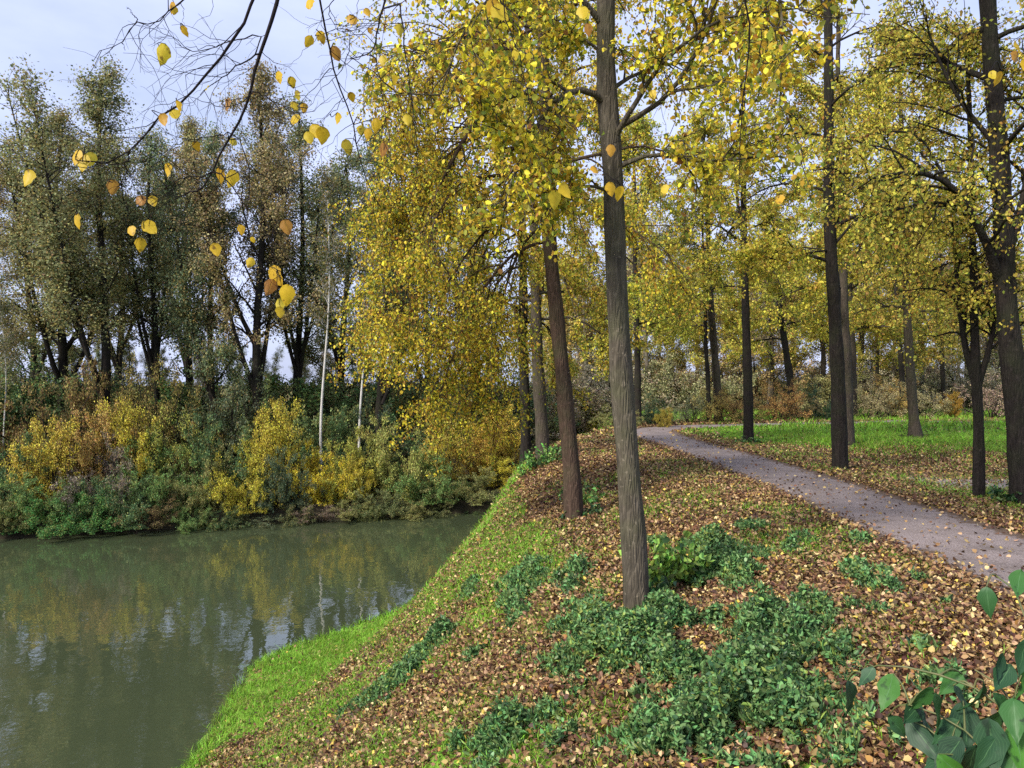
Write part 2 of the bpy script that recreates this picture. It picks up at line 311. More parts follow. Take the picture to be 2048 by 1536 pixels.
# path
m, t, o = mat('path_gravel'); L = t.links.new; ge = N(t, "ShaderNodeNewGeometry")
n1 = N(t, "ShaderNodeTexNoise", i_Scale=70, i_Detail=3, i_Roughness=.8); L(ge.outputs["Position"], n1.inputs["Vector"])
n2 = N(t, "ShaderNodeTexNoise", i_Scale=1.6, i_Detail=7, i_Roughness=.7); L(ge.outputs["Position"], n2.inputs["Vector"])
r1 = ramp(t, [(.3, (.085, .066, .058)), (.5, (.195, .16, .148)), (.66, (.38, .33, .31))]); L(n1.outputs["Fac"], r1.inputs[0])
r2 = ramp(t, [(.3, (.62, .60, .58)), (.5, (.95, .93, .93)), (.7, (1.2, 1.18, 1.2))]); L(n2.outputs["Fac"], r2.inputs[0])
mx = N(t, "ShaderNodeMix", data_type='RGBA', blend_type='MULTIPLY'); mx.inputs["Factor"].default_value = 1; L(r1.outputs[0], mx.inputs["A"]); L(r2.outputs[0], mx.inputs["B"])
ed = N(t, "ShaderNodeAttribute", attribute_name="edge"); es = N(t, "ShaderNodeMath", operation='ADD'); L(ed.outputs["Fac"], es.inputs[0]); n3 = N(t, "ShaderNodeTexNoise", i_Scale=7, i_Detail=5, i_Roughness=.7); L(ge.outputs["Position"], n3.inputs["Vector"]); L(n3.outputs["Fac"], es.inputs[1])
er = ramp(t, [(.98, (0, 0, 0)), (1., (.85, .85, .85))]); em = N(t, "ShaderNodeMath", operation='MULTIPLY'); em.inputs[1].default_value = .8; L(es.outputs[0], em.inputs[0]); L(em.outputs[0], er.inputs[0])
m4 = N(t, "ShaderNodeMix", data_type='RGBA'); L(er.outputs[0], m4.inputs["Factor"]); L(mx.outputs["Result"], m4.inputs["A"]); m4.inputs["B"].default_value = (.10, .062, .035, 1); mx = m4
p = N(t, "ShaderNodeBsdfPrincipled", i_Roughness=.85); L(mx.outputs["Result"], p.inputs["Base Color"]); p.inputs["Specular IOR Level"].default_value = .3
b = N(t, "ShaderNodeBump", i_Strength=.6, i_Distance=.01); L(n1.outputs["Fac"], b.inputs["Height"]); L(b.outputs[0], p.inputs["Normal"]); L(p.outputs[0], o.inputs[0])
T = np.gradient(PC, axis=0); T = nrm(T); Nn = np.stack([T[:, 1], -T[:, 0]], -1)
jl = (fbm(PC[:, 1], PC[:, 0], .7) - .5) * .3; jr = (fbm(PC[:, 1], PC[:, 0] + 40, .7) - .5) * .3
off = np.linspace(-1, 1, 9)[None, :]; wd = PW + np.where(off < 0, jl[:, None], jr[:, None])
PX = PC[:, 0:1] + Nn[:, 0:1] * off * wd; PY = PC[:, 1:2] + Nn[:, 1:2] * off * wd
ii = np.arange(PX.size).reshape(PX.shape)
link("path", mesh_np("path", np.stack([PX, PY, H(PX, PY) + .02 + .012 * (1 - off**2)], -1).reshape(-1, 3), np.stack([ii[:-1, :-1], ii[:-1, 1:], ii[1:, 1:], ii[1:, :-1]], -1).reshape(-1, 4), {"edge": (np.abs(off) * np.ones_like(PX)).ravel()}, True, m), kind="structure")
# ---------------------------------------------------------------- scatter: litter, grass, ground cover
def scatter(rng, n, y0, y1, marg=1.5):
    u = rng.random(n); y = np.sqrt(y0 * y0 + u * (y1 * y1 - y0 * y0)); hw = .70 * y + marg
    x = rng.uniform(-1, 1, n) * hw
    return x, y
rng = np.random.default_rng(3)
parts = []; at = {"ra": [], "rb": []}
def add(V, Q, a): parts.append((V, Q)); [at[k].append(a[k]) for k in at]
def flush(): 
    global parts, at
    V, Q = join(parts); A = {k: np.concatenate(v) for k, v in at.items()}; parts = []; at = {"ra": [], "rb": []}; return V, Q, A
for y0, y1, n, sz in ((1.5, 7, 190000, .036), (7, 13, 250000, .040), (13, 22, 190000, .052), (22, 34, 60000, .09)):
    x, y = scatter(rng, n, y0, y1); l, g = masks(x, y); ok = (rng.random(n) < l) & (x > shore(y) + .1) & ((y < far_y(x) - .3) | (x > 3.2)); x = x[ok]; y = y[ok]
    pd = path_dist(x, y); z = H(x, y) + .012 + rng.random(len(x))**2 * .045 + np.where(pd < PW + .1, .025, 0)
    add(*leaves(rng, np.stack([x, y, z], -1), sz, 0, 'fold', up=.55))
V, Q, A = flush()
link("leaf_litter", mesh_np("leaf_litter", V, Q, A, False, M['litter']), color=(.40, .245, .115), kind="stuff", label="brown and tan fallen leaves strewn over the bank and path edges", category="fallen leaves")
def blades(rng, x, y, h, w):
    n = len(x); P = np.stack([x, y, H(x, y) - .01], -1); h = h * rng.uniform(.5, 1.3, n); an = rng.uniform(0, 2 * np.pi, n)
    W = np.stack([np.cos(an), np.sin(an), 0 * an], -1) * (w * rng.uniform(.7, 1.3, n))[:, None]
    Ld = np.stack([rng.normal(0, .45, n), rng.normal(0, .45, n), np.ones(n)], -1); Ld = nrm(Ld) * h[:, None]
    bend = rng.normal(0, .35, (n, 3)) * h[:, None]; bend[:, 2] = -np.abs(bend[:, 2]) * .5
    V = np.stack([P - W, P + W, P + Ld * .6 + W * .7, P + Ld * .6 - W * .7, P + Ld + bend + W * .1, P + Ld + bend - W * .1], 1)
    b = np.arange(n)[:, None] * 6; Q = np.concatenate([b + np.array([0, 1, 2, 3]), b + np.array([3, 2, 4, 5])])
    return V.reshape(-1, 3), Q, {"ra": np.repeat(rng.random(n), 6), "rb": np.repeat(rng.random(n), 6)}
for y0, y1, n, h, wd in ((1.5, 8, 170000, .09, .0032), (8, 15, 260000, .10, .005), (15, 26, 200000, .11, .008), (26, 46, 130000, .14, .018)):
    x, y = scatter(rng, n, y0, y1); l, g = masks(x, y); ok = (rng.random(n) < g * (.35 + 1.1 * sst(.35, .62, fbm(x, y, .45, 4)))) & (x > shore(y) - .02) & ((y < far_y(x)) | (x > 3.2)); x = x[ok]; y = y[ok]
    hh = h * np.where(x - shore(y) < .35, 1.7, 1.) * np.where((x > 8.5) & (y > 17), 1.6, 1)
    add(*blades(rng, x, y, hh, wd))
V, Q, A = flush()
link("grass", mesh_np("grass", V, Q, A, False, M['grass']), color=(.27, .50, .045), kind="stuff", label="short bright green grass on the bank and the meadow", category="grass")
# ground cover: px ellipses (centre, half size) turned into patches on the ground, height, amount
rng = np.random.default_rng(5)
COV = [(1500, 1400, 170, 130, .20, 1), (1400, 1480, 150, 70, .2, 1), (1560, 1270, 90, 60, .16, .8), (1250, 1300, 120, 60, .15, .9), (1180, 1250, 60, 60, .12, .6), (1150, 1340, 60, 50, .12, .7),
       (1440, 1120, 70, 60, .16, .8), (1400, 1160, 50, 30, .1, .5), (1750, 1180, 45, 40, .14, .6), (1280, 1500, 70, 40, .15, .7), (1000, 1490, 55, 45, .16, .8), (1030, 1190, 30, 60, .10, .8), (1070, 1150, 25, 40, .08, .6),
       (785, 1370, 60, 20, .08, .7), (830, 1330, 40, 18, .08, .5), (875, 1278, 22, 16, .12, 1), (740, 1400, 30, 18, .07, .6), (940, 1180, 18, 20, .06, .4), (1320, 1240, 60, 30, .12, .7), (1620, 1220, 50, 25, .1, .5), (1350, 1350, 60, 40, .15, .8),
       (1890, 1390, 60, 60, .1, .35), (1660, 1330, 60, 60, .12, .4), (1100, 1440, 50, 30, .08, .4), (1140, 1180, 20, 20, .08, .5), (1500, 1060, 50, 22, .1, .3)]
for _ in range(70):
    a_, b_ = rng.uniform(900, 1900), rng.uniform(1080, 1520)
    if a_ > 2360 - b_ * 1.12: COV.append((a_, b_, rng.uniform(8, 34), rng.uniform(6, 22), rng.uniform(.04, .12), rng.uniform(.3, .7)))
for (px, py, hx, hy, hh, am) in COV:
    c = G(px, py); a = abs(G(px + hx, py)[0] - c[0]); yb = abs(G(px, py - hy)[1] - G(px, py + hy)[1]) / 2 * .8
    a = min(a, 1.3); yb = min(yb, 1.6); n = int(min(36000, 4300 * a * yb * math.pi * am * 5)); th = rng.uniform(0, 2 * np.pi, n); r = rng.random(n)**.62 * 1.12 * (1 + .28 * np.sin(3 * th + px) + .18 * np.sin(7 * th + py))
    x = c[0] + a * r * np.cos(th); y = c[1] + yb * r * np.sin(th); keep = fbm(x, y, .22, 2) > .30 + .2 * r * (1.3 - am); x, y, r = x[keep], y[keep], r[keep]
    z = H(x, y) + .02 + .8 * hh * np.clip(1.15 - r**2, .15, 1) * (.1 + 2.2 * sst(.3, .75, fbm(x, y, .17, 9))) * rng.uniform(.35, 1, len(x))
    add(*leaves(rng, np.stack([x, y, z], -1), .036 if c[1] < 8 else .044, -.15, 'fold', up=.2, wid=.72))
    k = len(x) // 6; add(*leaves(rng, np.stack([x, y, z * .6 + H(x, y) * .4], -1)[:k], .075, -.9, 'fold', wid=.16))
V, Q, A = flush()
link("ground_cover", mesh_np("ground_cover", V, Q, A, False, M['green']), color=(.16, .30, .10), kind="stuff", label="low green nettle leaves spreading in patches over the bank", category="ground cover")
# ---------------------------------------------------------------- tree builder
def build_tree(seed, trunk, rad, cb, n1=22, L1=3., e0=50, e1=25, dr1=.35, m2=8, L2=1.3, dr2=.5, m3=5, L3=.5, dr3=.9, nl=20000, ls=.065,
               zvis=1e9, limbs=(), kind='quad', down=.6, gap=.0, sides=12, taper=.9, top=1., jit=.05, limbr=.36, flare=1.35, lowbias=1.):
    """trunk: list of points from the base (0,0,0); rad (bottom, top). Returns wood (V,Q) and leaf (V,Q,attrs), at the base's origin"""
    rng = np.random.default_rng(seed)
    T = resample(trunk, 40); hts = T[:, 2]; u = np.linspace(0, 1, 40)
    Rr = rad[0] + (rad[1] - rad[0]) * u**taper; Rr = Rr * (1 + (flare - 1) * np.exp(-hts / .18)) * (1 + .05 * np.sin(hts * 5 + seed) + rng.normal(0, .02, 40))
    T2 = T.copy(); T2[0, 2] -= .35
    tv, tq = tube(T2[None], Rr[None], sides); a_ = np.tile(np.arange(sides) / sides * 2 * np.pi, 40); k_ = np.repeat(np.arange(40), sides); cen = T2[k_]
    lob = .10 * np.exp(-np.maximum(cen[:, 2], 0) / .25) * np.sin(a_ * 4 + seed) + .035 * np.sin(a_ * 3 + k_ * .6 + seed) + .03 * rng.normal(0, 1, len(tv)); tv = cen + (tv - cen) * (1 + lob[:, None])
    W = [(tv, tq)]
    Ht = hts[-1]; fb = np.interp(cb, hts, u)
    B, D, f, _ = kids(rng, T[None], n1, fb, .98)
    az = np.arange(n1) * 2.39996 + rng.normal(0, .3, n1) + seed; rel = (f - fb) / (1 - fb)
    el = R(e1) + (R(e0) - R(e1)) * rel + rng.normal(0, .12, n1)
    D = np.stack([np.cos(az) * np.cos(el), np.sin(az) * np.cos(el), np.sin(el)], -1)
    Ln = L1 * (1 - .75 * rel**1.4 * top) * rng.uniform(.75, 1.15, n1) * np.where(rel < .12, .85, 1)
    K1 = 10
    A = grow(rng, B, D, Ln, K1, dr1 * (1.2 - rel), .10)
    r0 = np.interp(f, u, Rr) * limbr * rng.uniform(.75, 1.25, n1); r0 = np.maximum(r0, .012)
    for lp, lr in limbs:
        q = resample(lp, K1 + 1)[None]; A = np.concatenate([A, q]); r0 = np.r_[r0, lr]; Ln = np.r_[Ln, np.linalg.norm(np.diff(q[0], axis=0), axis=1).sum()]
    uu = np.linspace(0, 1, K1 + 1)
    W.append(tube(A, r0[:, None] * (1 - .82 * uu**.8), 7))
    if limbs:   # long hand-placed limbs carry more side branches
        e = [np.repeat(i, max(0, int(round(Ln[i] / L1 * 2.2)) - 1)) for i in range(n1, len(A))]; e = np.concatenate(e).astype(int)
        A = np.concatenate([A, A[e]]); r0 = np.r_[r0, r0[e]]; Ln = np.r_[Ln, Ln[e]]
    B, D, f, pi = kids(rng, A, m2, .18, 1.); D = splay(rng, D, rng.uniform(.45, 1.1, len(D))); D[:, 2] += .12
    l2 = L2 * (1 - .45 * f) * rng.uniform(.6, 1.3, len(B)) * np.clip(Ln[pi] / max(L1, .1), .45, 1.2)
    A2 = grow(rng, B, nrm(D), l2, 6, dr2, .16); rr = np.minimum(r0[pi] * (1 - .82 * f**.8) * .6, .02 * (L1 / 3 + .3)); rr = np.maximum(rr, .005 * (1 + L1 / 5))
    W.append(tube(A2, rr[:, None] * np.linspace(1, .35, 7), 4))
    B, D, f, p2 = kids(rng, A2, m3, .15, 1.); D = splay(rng, D, rng.uniform(.4, 1.1, len(D)))
    l3 = L3 * rng.uniform(.5, 1.4, len(B)); A3 = grow(rng, B, D, l3, 4, dr3, .18)
    if gap > 0:
        c = A3[:, 2]; s = np.sin(c[:, 0] * 2.3 + seed) + np.sin(c[:, 1] * 2.1 + seed * 1.7) + np.sin(c[:, 2] * 1.9 + seed * .6) + np.sin((c[:, 0] + c[:, 2]) * 3.7)
        ok = rng.random(len(c)) > gap * sst(.2, 1.6, s) ; A3 = A3[ok]
    W.append(tube(A3, np.maximum(.0038 * (1 + L1 / 4), rr.min() * .6) * np.linspace(1.1, .5, 5)[None] * np.ones((len(A3), 1)), 3))
    wt = np.where(A3[:, 2, 2] > zvis, .30, 1.) * np.where(A3[:, 2, 2] < cb * .9, lowbias, 1.); pr = wt / wt.sum()
    i = rng.choice(len(A3), nl, p=pr); q = rng.random(nl) * 3.999; j = q.astype(int); rr_ = (q - j)[:, None]
    P = A3[i, j] * (1 - rr_) + A3[i, j + 1] * rr_ + rng.normal(0, jit, (nl, 3))
    sz = ls * np.where(A3[i, 2, 2] > zvis, 1.5, 1.)
    return join(W), leaves(rng, P, sz, down, kind)
def plant_tree(name, base, data, bark, leafm, color, label, cat="tree", group=None, rz=0, sc=1.):
    r = thing(name, base, label, cat, group, rz, sc); (V, Q), (lv, lq, la) = data
    link("trunk", mesh_np("trunk", V, Q, None, True, bark), r); link("crown", mesh_np("crown", lv, lq, la, False, leafm), r, color)
    return r
def copy_tree(src, base, label, color=None, rz=0, sc=1., group=None, cat=None, name=None):
    r = src.copy(); COL.objects.link(r); r.location = base; r.rotation_euler = (0, 0, rz); r.scale = (sc, sc, sc) if np.isscalar(sc) else sc
    r["label"] = label
    if name: r.name = name
    if group: r["group"] = group
    if cat: r["category"] = cat
    for ch in list(src.children):
        c = ch.copy(); COL.objects.link(c); c.parent = r
        if color is not None and ch.name.startswith(("crown", "foliage")): c.color = (*color, 1)
    return r
def px_tree(base, pts, H_, lean=(0, 0)):
    """trunk points seen in the photograph at the base's depth, continued to height H_"""
    d = base[1]; out = [(0, 0, 0)]
    for px, py in pts: out.append(tuple(ray(px, py, d) - base))
    a, b = np.array(out[-2]), np.array(out[-1]); v = (b - a) / max(b[2] - a[2], .1) * .5; v[2] = 1
    z = b[2]
    while out[-1][2] < H_ - .8:
        z = out[-1][2] + min(1.6, H_ - out[-1][2]); out.append(tuple(np.array(out[-1]) + v * (z - out[-1][2]) + np.array([.03 * math.sin(z * 1.7), .04 * math.cos(z * 1.3), 0])))
    return out
def limb(base, pts, r, dy=0.):
    """(px,py) points; depth goes from the trunk's to +dy at the tip"""
    d = base[1]; n = len(pts); return ([tuple(ray(px, py, d + dy * i / (n - 1)) - base) for i, (px, py) in enumerate(pts)], r)
LIME = (.74, .58, .09)
LG = "lime trees along the path"
def vis(d): return EYE + .52 * d + .8
# near lime by the camera
b = G(1275, 1222); d = b[1]
tr = px_tree(b, [(1268, 1080), (1250, 850), (1237, 650), (1229, 480), (1226, 340), (1214, 180), (1212, 0)], 13.5)
lb = [limb(b, [(1216, 215), (1180, 182), (1130, 188), (1092, 225), (1050, 300), (1010, 400)], .035, -.6), limb(b, [(1235, 335), (1290, 312), (1400, 322), (1550, 312)], .024, -.3),
      limb(b, [(1228, 260), (1330, 195), (1400, 90), (1450, -60), (1500, -250)], .028, -.8), limb(b, [(1225, 385), (1180, 372), (1120, 392), (1080, 440)], .018, -.4),
      limb(b, [(1212, 60), (1100, -60), (1000, -20), (930, 60), (880, 190)], .025, -1.0), limb(b, [(1214, 120), (1185, 90), (1130, 60), (1100, 45)], .02, .5),
      limb(b, [(1212, 20), (1300, -120), (1420, -200), (1520, -120), (1560, 0), (1560, 200)], .03, -1.2)]
plant_tree("lime_tree", b, build_tree(11, tr, (.108, .045), 3.9, n1=22, L1=2.1, e0=62, e1=40, dr1=.35, m2=8, L2=.8, m3=5, L3=.36, nl=20000, ls=.047, zvis=vis(d) - b[2], limbs=lb, kind='fold', gap=.8, sides=16, flare=1.12),
           M['barkgrey'], M['lime'], (.84, .66, .06), "tall grey trunked lime nearest on the bank, with a leafy tuft at its foot", group=LG)
b = G(1150, 1038); d = b[1]
tr = px_tree(b, [(1143, 940), (1128, 780), (1110, 600), (1096, 440), (1090, 250), (1084, 0)], 13.)
lb = [limb(b, [(1092, 352), (1020, 350), (950, 358), (880, 420), (850, 520)], .035, -1.), limb(b, [(1088, 180), (1000, 200), (900, 330), (840, 480), (800, 640)], .04, -.5),
      limb(b, [(1088, 60), (980, 40), (880, 130), (800, 280), (770, 420)], .04, .3), limb(b, [(1100, 480), (1040, 500), (960, 590), (910, 700), (880, 790)], .03, .4),
      limb(b, [(1086, 120), (1000, 80), (930, 60), (850, 100), (790, 200)], .035, -1.2), limb(b, [(1100, 420), (1000, 440), (900, 560), (850, 660)], .03, 1.2), limb(b, [(1098, 450), (1060, 470), (1010, 580), (980, 720), (965, 800)], .026, .9), limb(b, [(1092, 300), (960, 270), (830, 400), (770, 560), (755, 680)], .03, .6)]
plant_tree("lime_tree", b, build_tree(12, tr, (.130, .05), 4.1, n1=24, L1=2.5, e0=55, e1=10, dr1=.5, m2=9, L2=1.15, dr2=.9, m3=6, L3=.55, dr3=1.8, nl=84000, ls=.046, zvis=vis(d) - b[2], limbs=lb, gap=.7, sides=14, flare=1.15, down=.8),
           M['barkred'], M['lime'], (.80, .60, .06), "brown trunked lime leaning left with dense drooping yellow crown above the water", group=LG)
def simple_lime(px, py, pts, seed, r, label, Ht=12., cb=3.2, nl=23000, color=LIME, ls=.058, bark='bark', limbs=(), **kw):
    b = G(px, py); d = b[1]; g = dict(n1=20, L1=3., e0=58, e1=22, dr1=.40, m2=8, L2=1.3, m3=5, L3=.5, gap=1., sides=10, flare=1.2); g.update(kw)
    return plant_tree("lime_tree", b, build_tree(seed, px_tree(b, pts, Ht), (r, r * .3), cb, nl=nl, ls=ls, zvis=vis(d) - b[2], limbs=[limb(b, *l) for l in limbs], **g), M[bark], M['lime'], color, label, group=LG)
simple_lime(1087, 916, [(1080, 800), (1074, 700)], 13, .16, "slim lime behind the leaning brown lime, green clump in front of its foot", nl=50000, cb=2.8, dr1=.55, L1=3.4, ls=.06, dr3=1.6)
simple_lime(1052, 922, [(1050, 820), (1048, 740)], 14, .135, "darkest slim lime standing at the grassy bank edge over the water", nl=46000, cb=2.8, dr1=.55, L1=3.2, ls=.06, dr3=1.6, color=(.66, .50, .07), bark='barkdark')
simple_lime(1497, 886, [(1495, 740), (1490, 580), (1488, 480)], 15, .14, "straight dark lime on the right edge of the path where it bends", cb=4.0, bark='barkdark', color=(0.78, 0.65, 0.09), nl=32000, ls=.06,
            limbs=[([(1488, 500), (1470, 330), (1500, 120), (1530, -60)], .05, .3)])
simple_lime(1680, 940, [(1677, 800), (1668, 600), (1660, 480), (1658, 250), (1655, 0)], 16, .145, "dark lime in the middle of the right row, beside the path", cb=3.9, bark='barkdark', color=(0.83, 0.67, 0.10), nl=34000, ls=.055, Ht=13,
            limbs=[([(1668, 490), (1720, 430), (1780, 370), (1860, 320)], .03, -.6), ([(1664, 500), (1620, 505), (1570, 522), (1500, 500)], .025, -.5), ([(1666, 470), (1700, 380), (1740, 300), (1760, 200)], .03, .6)])
simple_lime(2047, 1012, [(2040, 900), (2025, 720), (2012, 600), (2008, 500), (1998, 300), (1975, 0)], 17, .158, "thick forked lime at the right edge with arching bare limbs", cb=4.6, bark='barkdark', color=(0.78, 0.63, 0.11), nl=19000, ls=.052, Ht=13, L1=2.6, gap=.9,
            limbs=[([(2000, 560), (1960, 460), (1900, 370), (1830, 345), (1740, 358)], .07, -.8), ([(2005, 530), (2040, 430), (2070, 250), (2080, 50)], .08, 0), ([(1930, 430), (1880, 405), (1780, 425), (1740, 440)], .025, -.8), ([(2000, 400), (1940, 320), (1880, 320), (1820, 290)], .03, .5),
                   ([(1998, 300), (1920, 200), (1870, 100), (1840, 0)], .04, .4)])
simple_lime(1957, 998, [(1958, 880), (1953, 770)], 18, .08, "slender lime with a trunk split into a low Y beside the thick forked lime", Ht=7, cb=2.9, bark='barkdark', color=(0.81, 0.63, 0.11), nl=13000, ls=.052, L1=1.7, n1=12, L2=.9,
            limbs=[([(1953, 775), (1930, 690), (1915, 560), (1900, 400)], .055, .2), ([(1955, 775), (1980, 690), (1995, 600), (2000, 480)], .05, -.2)])
simple_lime(1832, 880, [(1822, 760), (1815, 640)], 19, .15, "grey brown lime with a mossy flared foot at the meadow's edge", cb=3.3, color=(0.83, 0.61, 0.11), nl=26000, ls=.07, flare=2.0, bark='bark')
simple_lime(1697, 893, [(1694, 760), (1688, 620)], 20, .16, "lime half hidden behind the dark middle lime of the right row", cb=3.8, color=(0.81, 0.64, 0.10), nl=32000, ls=.075)
simple_lime(1583, 838, [(1580, 760), (1570, 690), (1561, 630)], 21, .20, "lime with a trunk curving left at the top behind the path bend", Ht=10, cb=3.5, color=(.72, .60, .08), nl=26000, ls=.085, bark='barkdark')
simple_lime(1438, 845, [(1432, 740), (1422, 620)], 22, .19, "pale brown lime just past the path bend", cb=3.7, color=(.70, .58, .09), nl=30000, ls=.085, Ht=13)
simple_lime(1418, 846, [(1416, 760), (1412, 700)], 23, .11, "thin dark lime close on the left of the pale brown lime past the bend", cb=4.5, color=(.50, .36, .06), nl=12000, ls=.08, n1=10, bark='barkdark', Ht=9)
simple_lime(1276, 852, [(1275, 740), (1272, 600)], 24, .15, "dark lime beyond the start of the bend, seen right of the nearest trunk", cb=3.4, color=(.64, .60, .08), nl=26000, ls=.085, bark='barkdark')
simple_lime(1705, 832, [(1704, 720), (1698, 560)], 25, .24, "stout grey lime far off on the meadow between two nearer limes", cb=4.0, color=(0.78, 0.63, 0.11), nl=26000, ls=.11, Ht=14)
simple_lime(1804, 832, [(1803, 740), (1795, 640)], 26, .15, "thin lime at the far end of the meadow left of the mossy footed lime", cb=3.7, color=(.72, .52, .12), nl=20000, ls=.10, bark='barkdark')
simple_lime(1887, 828, [(1885, 740), (1882, 620)], 27, .13, "thin dark lime at the far end of the meadow left of the Y shaped lime", cb=3.7, color=(.72, .52, .12), nl=20000, ls=.10, bark='barkdark')
# ---------------------------------------------------------------- wood across the water
def upright(seed, Ht, r, nl, ls, stems=3, spread=.22, **kw):
    rng = np.random.default_rng(seed); g = dict(n1=24, L1=4.2, e0=68, e1=50, dr1=.06, m2=7, L2=1.3, dr2=.12, m3=5, L3=.6, dr3=.2, gap=1., sides=8, down=.2, jit=.14, limbr=.35, flare=1.3); g.update(kw)
    tr = [(0, 0, 0)]
    for z in np.arange(2, Ht + .1, 2.): tr.append((.16 * math.sin(z * .45 + seed), .16 * math.cos(z * .38 + seed), z))
    lb = []
    for i in range(stems):
        a = rng.uniform(0, 6.28) if i else (0 if seed % 2 else math.pi); z0 = rng.uniform(2.5, 5); q = [(0, 0, z0)]; h = Ht * rng.uniform(.7, .92)
        for s in (.25, .5, .75, 1.): q.append((math.cos(a) * spread * h * s**.8, math.sin(a) * spread * h * s**.8 * .7, z0 + (h - z0) * s))
        lb.append((q, r * .5))
    return build_tree(seed, tr, (r, r * .22), g.pop('cb', 4.8), nl=nl, ls=ls, limbs=lb, **g)
WG = "tall trees of the wood across the water"
protos = []
OL = [(.37, .38, .17), (.29, .34, .15), (.43, .39, .17), (.48, .38, .20), (.24, .31, .16)]
def wood_at(px, d, proto, label, H_=17, color=OL[0], rz=0, wide=1., group=WG, bark='barkdark'):
    x = (px - CX) / F * d; z = float(H(x, d)) - .05; Ht = PH[proto]
    s = H_ / Ht; key = proto
    if key not in PO:
        V = PD[proto](); PO[key] = plant_tree("woodland_tree", (x, d, z), V, M[bark], M['wood'], color, label, group=group, rz=rz, sc=(s * wide, s * wide, s)); return PO[key]
    return copy_tree(PO[key], (x, d, z), label, color, rz, (s * wide, s * wide, s), group)
PH = {'a': 17, 'b': 17, 'c': 17, 'd': 15, 'e': 17, 'f': 12}
PD = {'a': lambda: upright(31, 17, .24, 40000, .095), 'b': lambda: upright(32, 17, .20, 36000, .09, stems=2, L1=2.5), 'c': lambda: upright(33, 17, .17, 26000, .09, stems=4, spread=.16, L1=2.2),
      'd': lambda: upright(34, 15, .22, 38000, .10, stems=1, L1=2.8, cb=1.0, gap=.5, e1=35), 'e': lambda: upright(35, 17, .085, 5000, .12, stems=0, L1=1.5, cb=7.5, n1=18),
      'f': lambda: upright(36, 12, .14, 3500, .16, stems=3, spread=.3, L1=2.6, cb=3., m2=10)}
PO = {}
def top(py, d, px): return EYE + (CY - py) / F * d - float(H((px - CX) / F * d, d))
for px, d, p, ty, col, rz, wd, bark, lab in [
    (118, 34, 'a', 215, 2, .3, 1.15, 'barkdark', "grey forked tree near the left edge of the far wood, crown olive brown"),
    (203, 32, 'b', 105, 0, 1.4, 1.2, 'barkdark', "tallest tree of the far wood, dark trunk and open olive top"),
    (305, 34, 'c', 230, 1, 2.0, 1.2, 'barkdark', "slim many stemmed tree right of the tallest far tree"),
    (425, 33, 'd', 240, 4, .9, .8, 'barkdark', "dark ivy clad tree with foliage down to the shrubs across the water"),
    (520, 33, 'a', 130, 3, 3.6, 1.0, 'barkdark', "tall brownish topped tree right of the ivy clad tree"),
    (600, 36, 'c', 185, 1, 4.4, 1.2, 'barkdark', "narrow olive tree behind the first white birch"),
    (765, 35, 'b', 240, 4, 2.9, 1.1, 'barkdark', "dark twin stemmed tree right of the second white birch"),
    (-20, 33, 'b', 300, 3, .2, 1.1, 'barkdark', "rusty brown leaved tree cut by the left edge of the view"),
    (375, 40, 'a', 235, 2, 5.0, 1.0, 'barkdark', "olive tree standing back behind the ivy clad tree"),
    (690, 41, 'd', 290, 1, 5.6, 1.1, 'barkdark', "broad dark green tree standing back behind the two white birches"),
    (850, 40, 'b', 320, 0, 1.1, 1.2, 'barkdark', "olive tree half covered by the leaning lime's crown"),
    (60, 44, 'd', 330, 1, 3.0, 1.2, 'barkdark', "dark green tree standing back behind the grey forked tree"),
    (240, 45, 'c', 260, 2, 4.1, 1.3, 'barkdark', "thin crowned tree standing back behind the tallest far tree"),
    (950, 42, 'c', 380, 2, 2.2, 1.3, 'barkdark', "many stemmed olive tree behind the dark limes of the bank"),
]:
    wood_at(px, d, p, lab, top(ty, d, px), OL[col], rz, wd)
e = plant_tree("birch_tree", G(0, 0) * 0, upright(35, 17, .085, 5000, .12, stems=0, L1=1.5, cb=7.5, n1=18), M['birch'], M['wood'], (.16, .16, .06), "first white birch with a bare pale stem, tilting right", group="white birches across the water")
def place(o, px, d, ty, tilt=0.):
    x = (px - CX) / F * d; s = top(ty, d, px) / 17; o.location = (x, d, float(H(x, d)) - .05); o.scale = (s * .9, s * .9, s); o.rotation_euler = (0, tilt, .4)
place(e, 645, 31.5, 280, R(1.2)); e2 = copy_tree(e, (0, 0, 0), "second white birch, the thinner one right of the first"); place(e2, 721, 32, 330, R(1.6))
e3 = copy_tree(e, (0, 0, 0), "pale thin birch stem rising among the shrubs at the left edge"); place(e3, 12, 30, 560, R(-1.))
